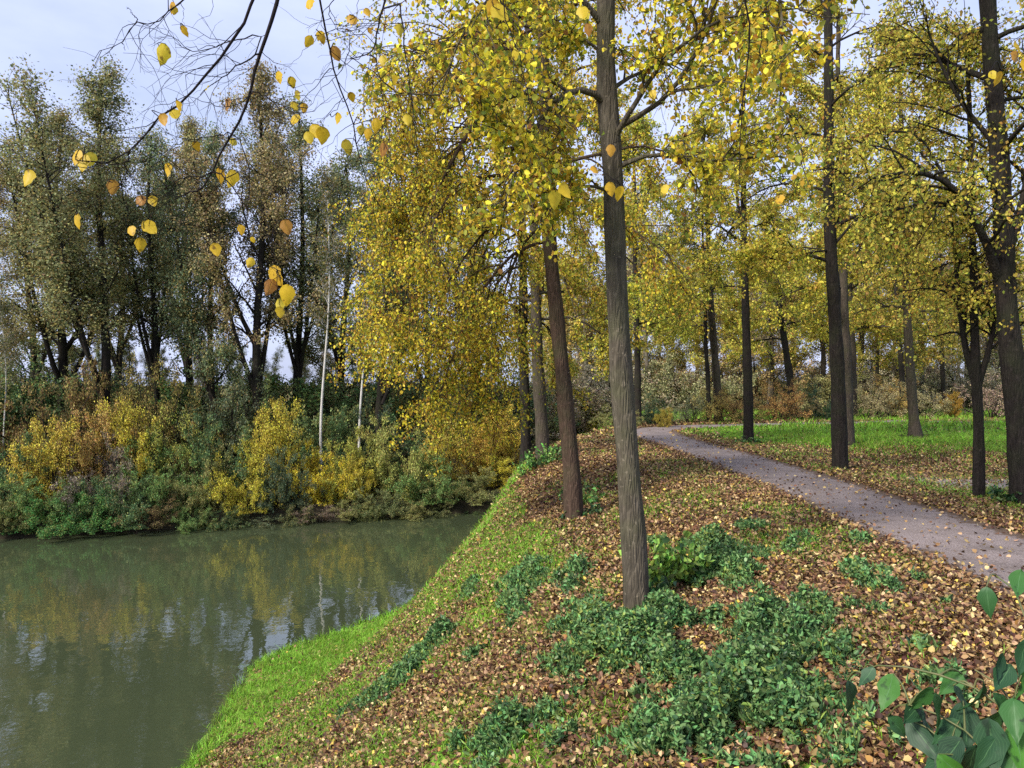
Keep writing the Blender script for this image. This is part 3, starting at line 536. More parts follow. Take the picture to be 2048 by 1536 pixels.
# shrubs
def shrub(seed, h, w, nl, ls, n=16, up=.5, m2=7, gap=.6, kind='quad', down=.2, drp=.35):
    rng = np.random.default_rng(seed); a = rng.uniform(0, 6.28, n); rr = rng.random(n)**.6
    B = np.stack([np.cos(a) * rr * w * .18, np.sin(a) * rr * w * .18, np.full(n, -.05)], -1)
    D = nrm(np.stack([np.cos(a) * rr * (1.25 - up), np.sin(a) * rr * (1.25 - up), np.full(n, .35 + up)], -1)); Ln = h * rng.uniform(.65, 1.1, n) * (1 - .15 * rr)
    A = grow(rng, B, D, Ln, 8, drp / h, .10); A[..., 2] = np.maximum(A[..., 2], .0); A[:, 0, 2] = -.15
    W = [tube(A, (.012 + .008 * h) * np.linspace(1, .25, 9)[None] * rng.uniform(.6, 1.2, (n, 1)), 5)]
    B, D, f, _ = kids(rng, A, m2, .08, 1.); D = splay(rng, D, rng.uniform(.5, 1.3, len(D))); A2 = grow(rng, B, D, h * .26 * rng.uniform(.6, 1.3, len(B)) * (1.1 - .4 * f), 5, .3 / h, .16)
    W.append(tube(A2, (.004 + .002 * h) * np.linspace(1, .5, 6)[None] * np.ones((len(A2), 1)), 3))
    B, D, f, _ = kids(rng, A2, 4, .2, 1.); D = splay(rng, D, rng.uniform(.4, 1., len(D))); A3 = grow(rng, B, D, h * .10 * rng.uniform(.6, 1.3, len(B)), 3, .3 / h, .16)
    if gap:
        c = A3[:, 1] / h * 6; s = np.sin(c[:, 0] * 1.6 + seed) + np.sin(c[:, 1] * 1.5 + seed * 2) + np.sin(c[:, 2] * 1.7 + seed)
        A3 = A3[rng.random(len(c)) > gap * sst(.4, 1.8, s)]
    W.append(tube(A3, (.003 + .0012 * h) * np.ones((len(A3), 4)), 3))
    i = rng.integers(0, len(A3), nl); q = rng.random(nl) * 2.999; j = q.astype(int); r = (q - j)[:, None]
    P = A3[i, j] * (1 - r) + A3[i, j + 1] * r + rng.normal(0, .018 * h + .01, (nl, 3)); P[:, 2] = np.maximum(P[:, 2], .02)
    return join(W), leaves(rng, P, ls, down, kind)
SP = {}
SD = {'round': (lambda: shrub(41, 3., 3.2, 24200, 0.072, n=20, up=.25, m2=9), 3.), 'vase': (lambda: shrub(42, 3.2, 2., 17600, 0.065, n=16, up=.75), 3.2), 'broad': (lambda: shrub(43, 3., 4., 26400, 0.079, n=24, up=.1, m2=9, drp=.7), 2.6),
      'loose': (lambda: shrub(44, 3., 3., 9900, 0.061, n=18, up=.45, gap=.9), 3.)}
def shrub_at(kind, x, y, h, label, color, wide=1., rz=0., group="shrubs along the far bank", name="shrub", cat="shrub", z=None):
    f, h0 = SD[kind]; s = h / h0; z = float(H(x, y)) - .05 if z is None else z; sc = (s * wide, s * wide, s)
    if kind not in SP:
        (V, Q), (lv, lq, la) = f(); r = thing(name, (x, y, z), label, cat, group, rz, sc)
        link("branches", mesh_np("branches", V, Q, None, True, M['barkdark']), r); link("foliage", mesh_np("foliage", lv, lq, la, False, M['shrub']), r, color); SP[kind] = r; return r
    return copy_tree(SP[kind], (x, y, z), label, color, rz, sc, group, cat, name)
YE, YG, GR, DG, GG, OR, OLV, BR, PU = (.80, .66, .09), (.56, .56, .11), (.22, .36, .11), (.13, .23, .095), (.20, .25, .15), (.76, .50, .09), (.36, .36, .13), (.36, .24, .12), (.34, .27, .23)
# px centre, top y, half width px, distance behind the shoreline, kind, colour, label
for i, (px, ty, hw, q, k, col, lab) in enumerate([
    (25, 850, 60, 2.2, 'round', DG, "dark green shrub at the left edge behind the small olive one"),
    (20, 985, 45, .6, 'broad', OLV, "small olive shrub at the left edge right on the waterline"),
    (95, 822, 62, 1.8, 'vase', (.78, .60, .09), "leftmost tall yellow orange shrub on the far bank"),
    (75, 930, 60, .8, 'round', GR, "mid green shrub below the leftmost yellow orange one"),
    (150, 955, 75, .5, 'broad', (.14, .34, .09), "bright green broad bush at the waterline on the left"),
    (205, 850, 65, 1.6, 'round', PU, "greyish purple shrub below the small orange red one"),
    (235, 930, 70, .6, 'broad', DG, "dark green bush over the water below the purple grey shrub"),
    (205, 792, 20, 2.8, 'vase', (.74, .48, .16), "small orange red shrub at the dark trunk's foot"),
    (258, 785, 45, 3.0, 'vase', YE, "yellow shrub just right of the small orange red one"),
    (320, 850, 55, 1.4, 'round', GR, "green shrub between the purple grey and the speckled yellow shrubs"),
    (345, 815, 45, 2.6, 'loose', YG, "loose green and yellow shrub standing behind the green one"),
    (310, 975, 55, .5, 'loose', BR, "brownish low shrub at the waterline beside the broad green bush"),
    (400, 880, 50, 1.2, 'round', OLV, "olive shrub left of the round yellow bush"),
    (385, 985, 45, .4, 'broad', GR, "low green bush at the waterline below the olive shrub"),
    (440, 810, 60, 2.6, 'round', DG, "dark green shrub under the ivy clad tree"),
    (445, 985, 40, .4, 'round', (.09, .17, .07), "small fresh green bush at the waterline left of the yellow bush"),
    (485, 870, 52, .9, 'round', (.76, .66, .08), "round golden yellow bush hanging low over the water"),
    (548, 785, 42, 2.2, 'vase', YE, "tall narrow golden shrub behind the dark grey green one"),
    (562, 880, 42, .8, 'round', (.13, .19, .12), "upright dark grey green bush right of the round golden bush"),
    (520, 1000, 50, .3, 'loose', GG, "low grey green bush at the waterline below the golden bush"),
    (630, 872, 50, 1.4, 'round', (.92, .72, .06), "brightest yellow shrub in the middle of the far bank"),
    (640, 985, 55, .25, 'loose', (.36, .25, .20), "pinkish brown twiggy shrub at the waterline below the brightest yellow one"),
    (690, 840, 50, 2.0, 'round', YG, "yellow green shrub right of the brightest yellow shrub"),
    (712, 900, 28, 1.1, 'vase', YE, "small yellow shrub in front of the yellow green one"),
    (700, 980, 50, .5, 'broad', OLV, "low olive bush at the waterline right of the pinkish twigs"),
    (785, 815, 62, 1.7, 'round', (.56, .56, .15), "large pale yellow green shrub on the right part of the far bank"),
    (760, 960, 50, .5, 'broad', (.24, .28, .12), "dull green bush at the waterline below the large pale shrub"),
    (850, 880, 60, 1.0, 'round', GR, "green bush right of the large pale shrub"),
    (890, 820, 50, 2.3, 'vase', (.70, .54, .10), "golden brown shrub behind the last green bush"),
    (835, 975, 50, .4, 'broad', OLV, "olive bush touching the water near the grassy point"),
    (925, 930, 55, .8, 'round', (.36, .36, .13), "olive green bush next to the grassy edge of the near bank"),
    (940, 1000, 45, .3, 'broad', DG, "dark low bush at the end of the water"),
    (960, 830, 45, 3.2, 'vase', OR, "orange shrub behind the last olive green bush"),
    (1003, 800, 45, 4.6, 'vase', (.84, .60, .09), "tall golden orange shrub rising over the grassy bank edge"),
    (1000, 905, 40, 2.4, 'vase', (.82, .68, .08), "yellow shrub just over the grassy bank edge"),
    (595, 985, 38, .15, 'broad', (.17, .20, .09), "low grey olive bush left of the pinkish twigs, hanging in the water"),
    (480, 1005, 34, .15, 'broad', (.12, .18, .08), "little dark green bush under the round golden bush"),
    (735, 990, 36, .15, 'broad', (.22, .26, .09), "little olive bush on the waterline under the small yellow shrub"),
    (880, 995, 40, .15, 'broad', (.20, .22, .10), "little dull olive bush on the waterline near the end of the water"),
    (590, 700, 95, 7, 'round', (.26, .32, .11), "large arching green shrub below the birches"),
    (470, 730, 50, 6, 'loose', GG, "grey green shrub behind the golden narrow one"),
    (100, 700, 80, 6, 'round', (0.33, 0.22, 0.09), "tall brown olive willow shrub under the grey forked tree"),
    (200, 720, 60, 8, 'loose', OLV, "loose olive shrub between two dark trunks"),
    (320, 710, 70, 6, 'loose', (0.39, 0.30, 0.09), "tall yellow olive shrub left of the ivy clad tree"),
    (720, 780, 45, 5, 'round', (.07, .12, .07), "bluish green shrub under the second birch"),
    (810, 730, 60, 8, 'loose', (0.36, 0.29, 0.09), "tall olive brown shrub behind the large pale one"),
    (900, 740, 70, 9, 'round', (0.30, 0.29, 0.09), "tall dull olive shrub behind the golden brown one"),
    (30, 740, 80, 9, 'broad', DG, "wide dark shrub far back at the left edge"),
    (650, 800, 60, 5, 'round', DG, "dark green shrub at the foot of the first birch"),
]):
    x = 0.; d = 28.
    for _ in range(8): x = (px - CX) / F * d; d = float(far_y(x)) + q
    z = float(H(x, d)) - .05; d -= .3 if q < .7 else 0; z = max(z, WATER - .05); h = EYE + (CY - ty) / F * d - z; w = hw / F * d
    nat = {'round': .62, 'vase': .42, 'broad': .85, 'loose': .6}[k] * h
    shrub_at(k, x, d, h, lab, col, float(np.clip(w / nat, .55, 2.4)), i * 1.7)
# ---------------------------------------------------------------- far wood behind the meadow, right side
rng = np.random.default_rng(77)
FG = "bare crowned trees of the wood behind the meadow"; FY = "yellow and brown trees of the wood behind the meadow"
FC = [(.54, .40, .20), (.66, .52, .18), (.48, .36, .22), (.60, .54, .20), (.50, .38, .28)]  # far leaf colours, paled in place of haze
bare = yel = None
for i in range(17):
    d = rng.uniform(46, 74); px = 1110 + i * 61 + rng.uniform(-18, 18); x = (px - CX) / F * d; z = float(H(x, d)) - .05; h = rng.uniform(9, 15); rz = rng.uniform(0, 6)
    lab = "slender bare topped tree in the wood behind the meadow"
    if bare is None: bare = plant_tree("woodland_tree", (x, d, z), upright(51, 12, .14, 9000, .12, stems=3, spread=.3, L1=2.6, cb=2.6, m2=9), M['barkhaze'], M['wood'], FC[i % 5], lab, group=FG, rz=rz, sc=h / 12)
    else: copy_tree(bare, (x, d, z), lab, FC[i % 5], rz, h / 12, FG)
for i in range(18):
    d = rng.uniform(42, 62); px = 1090 + i * 57 + rng.uniform(-20, 20); x = (px - CX) / F * d; z = float(H(x, d)) - .05; h = rng.uniform(8, 12); rz = rng.uniform(0, 6)
    lab = "rounded yellow brown tree in the wood behind the meadow"
    if yel is None: yel = plant_tree("woodland_tree", (x, d, z), build_tree(52, [(0, 0, 0), (.1, 0, 3), (0, .1, 6), (.1, 0, 10)], (.16, .04), 3., n1=22, L1=3., nl=13000, ls=.12, gap=1., jit=.12, sides=7, down=.3), M['bark'], M['lime'], (.76, .62, .12), lab, group=FY, rz=rz, sc=h / 10)
    else: copy_tree(yel, (x, d, z), lab, [(.74, .60, .12), (.66, .46, .12), (.76, .64, .12), (.58, .40, .14)][i % 4], rz, h / 10, FY)
HD = "brown and green undergrowth bushes of the far wood"
rng = np.random.default_rng(9)
hcol = [(.62, .50, .32), (.44, .42, .22), (.66, .46, .22), (.34, .42, .26), (.66, .58, .42), (.58, .46, .32), (.60, .56, .26)]  # bush colours lightened too, distance haze painted into them
for i in range(40):
    px = 1060 + i * 27; d = rng.uniform(46, 58); x = (px - CX) / F * d
    shrub_at(['round', 'loose', 'vase', 'round'][i % 4], x, d, rng.uniform(2.4, 4.8), "tall undergrowth bush in the wood behind the meadow", hcol[(i * 3) % 7], rng.uniform(.9, 1.5), i * 1.3, HD)
HL = "dense trees at the back of the wood across the water"
for i in range(17):
    px = -60 + i * 66 + rng.uniform(-15, 15); d = rng.uniform(44, 56); x = (px - CX) / F * d
    copy_tree(PO['d'], (x, d, float(H(x, d)) - .05), "dense dark tree at the back of the wood across the water", [OL[4], OL[1], OL[0], (.24, .19, .10)][i % 4], i * 1.1, rng.uniform(.32, .46), HL)
for i in range(22):
    px = -40 + i * 52 + rng.uniform(-15, 15); x = (px - CX) / F * 36; d = float(far_y(x)) + rng.uniform(9, 13); x = (px - CX) / F * d
    shrub_at(['round', 'broad', 'loose'][i % 3], x, d, rng.uniform(3., 4.6), "tall shadowed shrub under the trees across the water", [DG, OLV, GR, (.14, .13, .07)][i % 4], rng.uniform(1, 1.4), i * 1.3, "understory shrubs of the wood across the water")
MG = "shrubs at the far edge of the meadow"
for i, (px, ty, by, hw, k, col, lab) in enumerate([
    (1190, 785, 858, 38, 'vase', YE, "golden yellow shrub left of the path bend beside the nearest trunk"),
    (1305, 780, 845, 30, 'round', (.07, .14, .08), "bluish green shrub right behind the nearest trunk"),
    (1330, 812, 852, 22, 'vase', (.52, .40, .06), "low yellow shrub past the end of the path's straight part"),
    (1128, 800, 870, 30, 'vase', (.36, .34, .07), "yellow green shrub between the leaning and the nearest lime"),
    (1240, 800, 850, 30, 'round', OLV, "olive shrub hidden partly by the nearest trunk"),
    (1640, 760, 836, 26, 'round', (.06, .13, .08), "dark bluish green shrub between the two dark right hand limes"),
    (1550, 760, 838, 50, 'loose', (0.59, 0.31, 0.11), "reddish brown thicket left of the curved lime"),
    (1480, 780, 842, 45, 'loose', (0.50, 0.31, 0.12), "brown thicket behind the straight dark lime"),
    (1380, 790, 842, 30, 'loose', (0.34, 0.37, 0.22), "pale grey green shrub in the gap behind the path bend"),
    (1740, 760, 834, 45, 'loose', (0.56, 0.46, 0.26), "pale tan thicket right of the middle lime"),
    (1850, 765, 832, 50, 'loose', (0.53, 0.46, 0.25), "pale greyish thicket behind the mossy footed lime"),
    (1905, 780, 830, 22, 'vase', (.60, .34, .05), "small orange shrub at the meadow's far end"),
    (1985, 740, 830, 60, 'loose', (0.53, 0.37, 0.31), "pinkish brown thicket behind the Y shaped lime"),
    (2060, 740, 832, 50, 'loose', (0.46, 0.37, 0.25), "brownish thicket at the meadow's far right end"),
    (1600, 790, 838, 36, 'loose', (0.46, 0.34, 0.16), "low brown thicket right of the curved lime"),
    (1420, 770, 842, 40, 'loose', (0.53, 0.40, 0.12), "yellowish brown thicket behind the pale brown lime"),
    (1790, 750, 832, 40, 'loose', (0.62, 0.40, 0.12), "rusty thicket behind the thin far lime"),
]):
    b = G(px, by + 4); d = min(b[1], 44.); x = (px - CX) / F * d; z = float(H(x, d)) - .05; h = EYE + (CY - ty) / F * d - z
    shrub_at(k, x, d, h, lab, col, float(np.clip(hw / F * d / (.55 * h), .6, 2.2)), i * 2.1, MG)
# ---------------------------------------------------------------- tufts at the trunks' feet
def tuft(px, py, h, w, n, label, color, seed, ls=.06):
    b = G(px, py); rng = np.random.default_rng(seed); m = 26; a = rng.uniform(0, 6.28, m); rr = rng.random(m)**.5
    B = np.stack([np.cos(a) * rr * w, np.sin(a) * rr * w * .6, 0 * a], -1); B[:, 2] = H(B[:, 0] + b[0], B[:, 1] + b[1]) - b[2] - .02
    D = nrm(np.stack([np.cos(a) * .45 * rr, np.sin(a) * .45 * rr, np.ones(m)], -1)); A = grow(rng, B, D, h * rng.uniform(.5, 1.1, m), 6, .5, .10)
    r = thing("nettle_clump", b, label, "plant", "green tufts at the feet of the limes"); V, Q = tube(A, .003 * np.linspace(1, .4, 7)[None] * np.ones((m, 1)), 4)
    link("stems", mesh_np("stems", V, Q, None, True, M['stem']), r)
    i = rng.integers(0, m, n); q = rng.random(n) * 5.99; j = q.astype(int); f = (q - j)[:, None]; P = A[i, j] * (1 - f) + A[i, j + 1] * f + rng.normal(0, .02, (n, 3))
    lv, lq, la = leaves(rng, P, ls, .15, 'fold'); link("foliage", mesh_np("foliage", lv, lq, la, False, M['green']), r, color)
m, t, o = mat('green_stem'); p = N(t, "ShaderNodeBsdfPrincipled", i_Roughness=.6); nzz = N(t, "ShaderNodeTexNoise", i_Scale=20); rpp = ramp(t, [(.3, (.06, .09, .02)), (.7, (.14, .13, .05))])
t.links.new(nzz.outputs["Fac"], rpp.inputs[0]); t.links.new(rpp.outputs[0], p.inputs["Base Color"]); t.links.new(p.outputs[0], o.inputs[0]); M['stem'] = m
tuft(1325, 1172, .55, .17, 620, "leafy green tuft against the right side of the nearest lime's foot", (.34, .55, .10), 61, .075)
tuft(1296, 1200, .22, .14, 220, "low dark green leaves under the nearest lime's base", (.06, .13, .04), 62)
tuft(1168, 1015, .45, .18, 420, "green tuft growing right of the leaning brown lime's base", (.17, .34, .08), 63)
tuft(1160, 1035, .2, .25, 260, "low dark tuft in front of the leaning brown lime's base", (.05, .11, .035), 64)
tuft(1075, 935, .45, .35, 620, "bright green clump in front of the two slim limes on the bank edge", (.20, .42, .08), 65)
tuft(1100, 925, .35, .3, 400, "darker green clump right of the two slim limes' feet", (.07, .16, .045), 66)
tuft(1832, 880, .35, .35, 420, "green and brown sprouts round the mossy flared lime foot", (.13, .16, .04), 67)
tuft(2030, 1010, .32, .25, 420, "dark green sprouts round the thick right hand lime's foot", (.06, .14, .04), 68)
tuft(1500, 888, .22, .35, 300, "green sprouts at the straight dark lime's foot", (.12, .24, .05), 69)
# ---------------------------------------------------------------- overhanging twigs close to the camera
m, t, o = mat('twig_bark'); p = N(t, "ShaderNodeBsdfPrincipled", i_Roughness=.7); nzz = N(t, "ShaderNodeTexNoise", i_Scale=60); p.inputs['Specular IOR Level'].default_value = .1; rpp = ramp(t, [(.3, (.006, .004, .005)), (.7, (.016, .011, .011))])
t.links.new(nzz.outputs["Fac"], rpp.inputs[0]); t.links.new(rpp.outputs[0], p.inputs["Base Color"]); t.links.new(p.outputs[0], o.inputs[0]); M['twig'] = m
def bigleafmat(name, stops, vein, trans=.45, rough=.5):
    m, t, o = mat(name); L = t.links.new
    ra = N(t, "ShaderNodeAttribute", attribute_name="ra"); la = N(t, "ShaderNodeAttribute", attribute_name="lu"); lb = N(t, "ShaderNodeAttribute", attribute_name="lv")
    r = ramp(t, stops); L(ra.outputs["Fac"], r.inputs[0])
    ab = N(t, "ShaderNodeMath", operation='ABSOLUTE'); L(lb.outputs["Fac"], ab.inputs[0])
    # side veins: waves of u - |v|
    sb = N(t, "ShaderNodeMath", operation='MULTIPLY_ADD'); L(ab.outputs[0], sb.inputs[0]); sb.inputs[1].default_value = -.9; L(la.outputs["Fac"], sb.inputs[2])
    mu = N(t, "ShaderNodeMath", operation='MULTIPLY'); L(sb.outputs[0], mu.inputs[0]); mu.inputs[1].default_value = 34.
    sn = N(t, "ShaderNodeMath", operation='SINE'); L(mu.outputs[0], sn.inputs[0])
    r2 = ramp(t, [(.88, (0, 0, 0)), (1., (.4, .4, .4))]); L(sn.outputs[0], r2.inputs[0])
    r3 = ramp(t, [(0, (1, 1, 1)), (.05, (0, 0, 0))]); L(ab.outputs[0], r3.inputs[0])
    mxx = N(t, "ShaderNodeMath", operation='MAXIMUM'); L(r2.outputs[0], mxx.inputs[0]); L(r3.outputs[0], mxx.inputs[1])
    m1 = N(t, "ShaderNodeMix", data_type='RGBA'); L(mxx.outputs[0], m1.inputs["Factor"]); L(r.outputs[0], m1.inputs["A"]); m1.inputs["B"].default_value = (*vein, 1)
    ge = N(t, "ShaderNodeNewGeometry"); nz = N(t, "ShaderNodeTexNoise", i_Scale=45, i_Detail=3); L(ge.outputs["Position"], nz.inputs["Vector"])
    r4 = ramp(t, [(.60, (0, 0, 0)), (.70, (.8, .8, .8))]); L(nz.outputs["Fac"], r4.inputs[0])
    m2 = N(t, "ShaderNodeMix", data_type='RGBA'); L(r4.outputs[0], m2.inputs["Factor"]); L(m1.outputs["Result"], m2.inputs["A"]); m2.inputs["B"].default_value = (*[c * .35 for c in stops[0][1]], 1)
    p = N(t, "ShaderNodeBsdfPrincipled", i_Roughness=rough); p.inputs['Specular IOR Level'].default_value = .3; L(m2.outputs["Result"], p.inputs["Base Color"]); tr = N(t, "ShaderNodeBsdfTranslucent"); L(m2.outputs["Result"], tr.inputs[0])
    ms = N(t, "ShaderNodeMixShader", i_Fac=trans); L(p.outputs[0], ms.inputs[1]); L(tr.outputs[0], ms.inputs[2]); L(ms.outputs[0], o.inputs[0]); return m
M['bigyellow'] = bigleafmat('hanging_leaf', [(0, (.34, .15, .04)), (.2, (.62, .36, .03)), (.6, (.72, .48, .03)), (1, (.62, .50, .04))], (.60, .38, .03))
M['biggreen'] = bigleafmat('privet_leaf', [(0, (.016, .045, .022)), (.55, (.024, .075, .03)), (1, (.06, .19, .02))], (.085, .19, .075), .2, .5)
_us = np.array([0, .08, .22, .4, .58, .76, .9, 1.]); _hw = np.array([.02, .27, .42, .45, .38, .25, .12, .0])
def big_leaves(rng, P, T, size, wide=1., curl=.25, Wv=None, pw=1.):
    """finely shaped ovate leaves, base at P, pointing along T"""
    n = len(P); T = nrm(T); W = nrm(np.cross(T, nrm(rng.normal(0, 1, (n, 3))))) if Wv is None else nrm(np.cross(T, nrm(Wv))); Nn = np.cross(W, T); s = np.asarray(size)[:, None, None, None]
    v = np.array([-1, -.5, 0, .5, 1.]); U = _us[:, None] * np.ones(5); hw = _hw[:, None]**pw * v[None] * wide * .45**(1 - pw)
    ser = 1 + .06 * np.sin(np.arange(8) * 9)[:, None]
    cu = rng.uniform(-curl, curl, n)[:, None, None]; fo = rng.uniform(.05, .35, n)[:, None, None]
    hgt = cu * (U**2)[None] + fo * np.abs(hw)[None] * 1.2 + .03 * np.sin(U * 14 + v * 3)[None]
    V = P[:, None, None] + s * (T[:, None, None] * U[None, ..., None] + W[:, None, None] * (hw * ser)[None, ..., None] + Nn[:, None, None] * hgt[..., None])
    ii = np.arange(n * 40).reshape(n, 8, 5); Q = np.stack([ii[:, :-1, :-1], ii[:, :-1, 1:], ii[:, 1:, 1:], ii[:, 1:, :-1]], -1).reshape(-1, 4)
    ra = np.repeat(rng.random(n), 40); lu = np.tile(np.repeat(_us, 5), n); lv = np.tile(np.tile(v, 8), n)
    return V.reshape(-1, 3), Q, {"ra": ra, "lu": lu, "lv": lv}
def overhang(px_lines, lvs, label, seed, d0=2.5, loc=None):
    """px_lines: (points, radius, depth start, depth end); lvs: (px, py, size px)"""
    rng = np.random.default_rng(seed); parts = []; sk = []
    for pts, r, da, db in px_lines:
        n = len(pts); q = np.array([ray(a, b, da + (db - da) * i / (n - 1)) for i, (a, b) in enumerate(pts)]); q = resample(q, 14)
        if sk:
            e_ = np.concatenate(sk); q[0] = e_[np.argmin(((e_ - q[0])**2).sum(1))]
        q[1:-1] += rng.normal(0, .003, (12, 3)); sk.append(q); parts.append(tube(q[None], (r * np.linspace(1, .3, 14))[None], 6))
        if r > .0019:
            B_, D_, f_, _ = kids(rng, q[None], int(5 + r * 900), .25, 1.); D_ = splay(rng, D_, rng.uniform(.6, 1.2, len(D_))); D_[:, 1] *= .5
            A_ = grow(rng, B_, nrm(D_), rng.uniform(.08, .32, len(B_)), 8, 1.2, .22); parts.append(tube(A_, .0012 * np.linspace(1, .4, 9)[None] * np.ones((len(A_), 1)), 4))
            B_, D_, f_, _ = kids(rng, A_, 3, .2, .9); D_ = splay(rng, D_, .8); A_ = grow(rng, B_, D_, rng.uniform(.04, .14, len(B_)), 5, 2., .22); parts.append(tube(A_, .0007 * np.linspace(1, .5, 6)[None] * np.ones((len(A_), 1)), 3))
    allp = np.concatenate(sk); P = []; T = []; S = []
    for a, b, s in lvs:
        k = np.argmin(np.hypot((allp[:, 0] / allp[:, 1]) - (a - CX) / F, ((EYE - allp[:, 2]) / allp[:, 1]) - (b - CY) / F)); d = allp[k, 1] + rng.uniform(-.12, .12)
        sz = s * 1.0 / F * d; t = nrm(np.array([rng.normal(0, .35), rng.normal(0, .3), -1.])); c = ray(a, b, d); bp = c - t * sz * .5
        P.append(bp); T.append(t); S.append(sz); root = allp[k]
        if np.linalg.norm(root - bp) > .01:
            mid = (root + bp) / 2 + rng.normal(0, .012, 3) + np.array([0, 0, .01]); parts.append(tube(resample([root, mid, bp], 6)[None], np.linspace(.0017, .001, 6)[None], 4))
    V, Q = join(parts); base = allp[0]; r = thing("overhanging_branch", base, label, "branch", "thin branches hanging in from above")
    link("twigs", mesh_np("twigs", V - base, Q, None, True, M['twig']), r)
    lv, lq, la = big_leaves(rng, np.array(P), np.array(T), np.array(S), .82, .35, np.stack([rng.normal(0, .5, len(P)), np.full(len(P), 1.), rng.normal(0, .3, len(P))], -1)); link("leaves", mesh_np("leaves", lv - base, lq, la, True, M['bigyellow']), r)
def tw(pts, r, a=2.5, b=2.5): return (pts, r, a, b)
overhang([tw([(565, -60), (555, 0), (520, 110), (480, 240), (430, 330), (405, 376)], .0078, 2.6, 2.5), tw([(405, 376), (375, 385), (350, 398)], .004), tw([(415, 352), (370, 355), (330, 372)], .0025),
          tw([(522, 105), (480, 130), (430, 165), (400, 190)], .003), tw([(535, 72), (470, 80), (420, 95), (385, 102), (350, 85)], .0025), tw([(500, 180), (560, 210), (600, 230)], .002), tw([(468, 265), (420, 275), (350, 290), (330, 300)], .002),
          tw([(470, 260), (500, 340), (490, 450), (500, 540)], .002), tw([(430, 330), (480, 400), (540, 480), (555, 540)], .0025), tw([(495, 200), (450, 215), (400, 200), (330, 175)], .0015), tw([(510, 140), (520, 200), (510, 260)], .001)],
         [(440, 352, 32), (462, 358, 38), (432, 500, 30), (500, 525, 24), (482, 460, 22), (573, 453, 34), (548, 552, 48), (540, 575, 36), (572, 590, 44), (560, 625, 26), (393, 293, 22), (453, 210, 30), (337, 340, 28), (466, 285, 24), (415, 177, 16), (560, 610, 30), (505, 480, 14)],
         "thickest overhanging dark branch, sweeping down left with yellow leaves at its tips", 71)
overhang([tw([(530, -60), (510, 0), (450, 100), (380, 190), (320, 235), (255, 305), (205, 325), (165, 322)], .0055, 2.4, 2.2), tw([(255, 305), (252, 360)], .003), tw([(200, 325), (130, 340), (70, 350)], .0015), tw([(250, 330), (285, 390), (300, 440), (285, 480)], .0015),
          tw([(205, 325), (225, 365)], .001), tw([(190, 325), (160, 380), (152, 430)], .001), tw([(455, 90), (400, 95), (350, 95)], .0015), tw([(330, 225), (345, 215), (360, 180)], .001)],
         [(150, 312, 34), (165, 325, 38), (182, 318, 30), (57, 357, 38), (225, 375, 32), (282, 402, 30), (306, 403, 26), (151, 441, 32), (263, 462, 26), (300, 455, 38), (281, 490, 30), (328, 240, 28), (350, 230, 30), (357, 213, 24)],
         "overhanging dark branch reaching farthest left over the water", 72)
overhang([tw([(420, -60), (365, 0), (340, 20), (300, 48), (275, 46), (248, 78), (195, 108), (188, 120)], .0025, 2.3, 2.3), tw([(275, 46), (268, 30), (253, 14)], .0018), tw([(298, 48), (305, 80), (318, 92)], .0012), tw([(365, 0), (366, 30), (368, 52)], .0012), tw([(420, -60), (425, 0), (420, 30), (395, 42), (385, 55)], .0012), tw([(245, 82), (250, 100)], .001)],
         [(322, 108, 44), (367, 63, 24), (343, 15, 24), (349, 22, 18)], "fine bare twig high at the left with one large brown rimmed leaf", 73)
overhang([tw([(625, -60), (640, 0), (665, 130), (700, 230), (745, 390), (765, 420)], .0042, 2.5, 2.7), tw([(700, -20), (660, 10), (675, 60), (700, 70)], .002), tw([(650, 60), (620, 90), (560, 150)], .001), tw([(670, 130), (640, 160), (600, 210), (590, 240)], .0015), tw([(700, 90), (690, 130), (640, 180), (610, 230)], .0015), tw([(690, 200), (650, 240), (630, 265)], .0012), tw([(665, 150), (580, 170), (555, 160)], .001)],
         [(616, 5, 30), (618, 83, 26), (640, 70, 24), (645, 78, 20), (672, 105, 32), (557, 155, 26), (583, 165, 24), (592, 190, 22), (590, 212, 22), (608, 215, 22), (590, 240, 30), (675, 237, 24), (697, 293, 34), (703, 195, 22), (630, 262, 34), (645, 272, 38), (618, 275, 28), (722, 262, 26), (735, 268, 24), (750, 250, 30)],
         "thin straight twig with yellow leaves hanging in right of the thickest one", 74)
overhang([tw([(780, -60), (770, 0), (755, 60), (745, 100), (700, 118)], .005, 2.7, 2.7), tw([(748, 95), (757, 150), (770, 260), (768, 300)], .002), tw([(745, 100), (690, 130), (640, 150)], .0015), tw([(800, -20), (805, 60), (825, 200), (835, 330)], .003), tw([(720, -20), (710, 40), (680, 90)], .001), tw([(760, 40), (720, 20), (700, 40)], .001)],
         [(705, 40, 30), (735, 25, 20), (740, 62, 14), (765, 120, 24), (790, 160, 20), (800, 60, 26), (815, 240, 26), (765, 300, 30), (800, 340, 26)],
         "dark kinked twig left of the yellow crown, forking into fine sprays", 75)
overhang([tw([(1000, -60), (1010, 30), (1040, 120), (1058, 200), (1080, 260)], .003, 3., 3.), tw([(1000, -60), (985, 10), (1000, 20)], .0015, 3., 3.), tw([(1060, 200), (1100, 330), (1110, 380)], .0015, 3., 3.)],
         [(985, 15, 38), (1000, 22, 44), (1030, 110, 22), (1110, 400, 40), (1130, 382, 34)], "drooping twig in front of the leaning lime's crown, large leaves at its tip", 76)
overhang([tw([(1480, -60), (1500, 60), (1485, 200), (1478, 400)], .004, 3.2, 3.4), tw([(1500, 60), (1460, 0), (1440, 30)], .0012, 3.2, 3.2)], [(1445, 40, 30), (1560, 400, 26)], "thin dark twig hanging straight down right of the nearest trunk", 78)
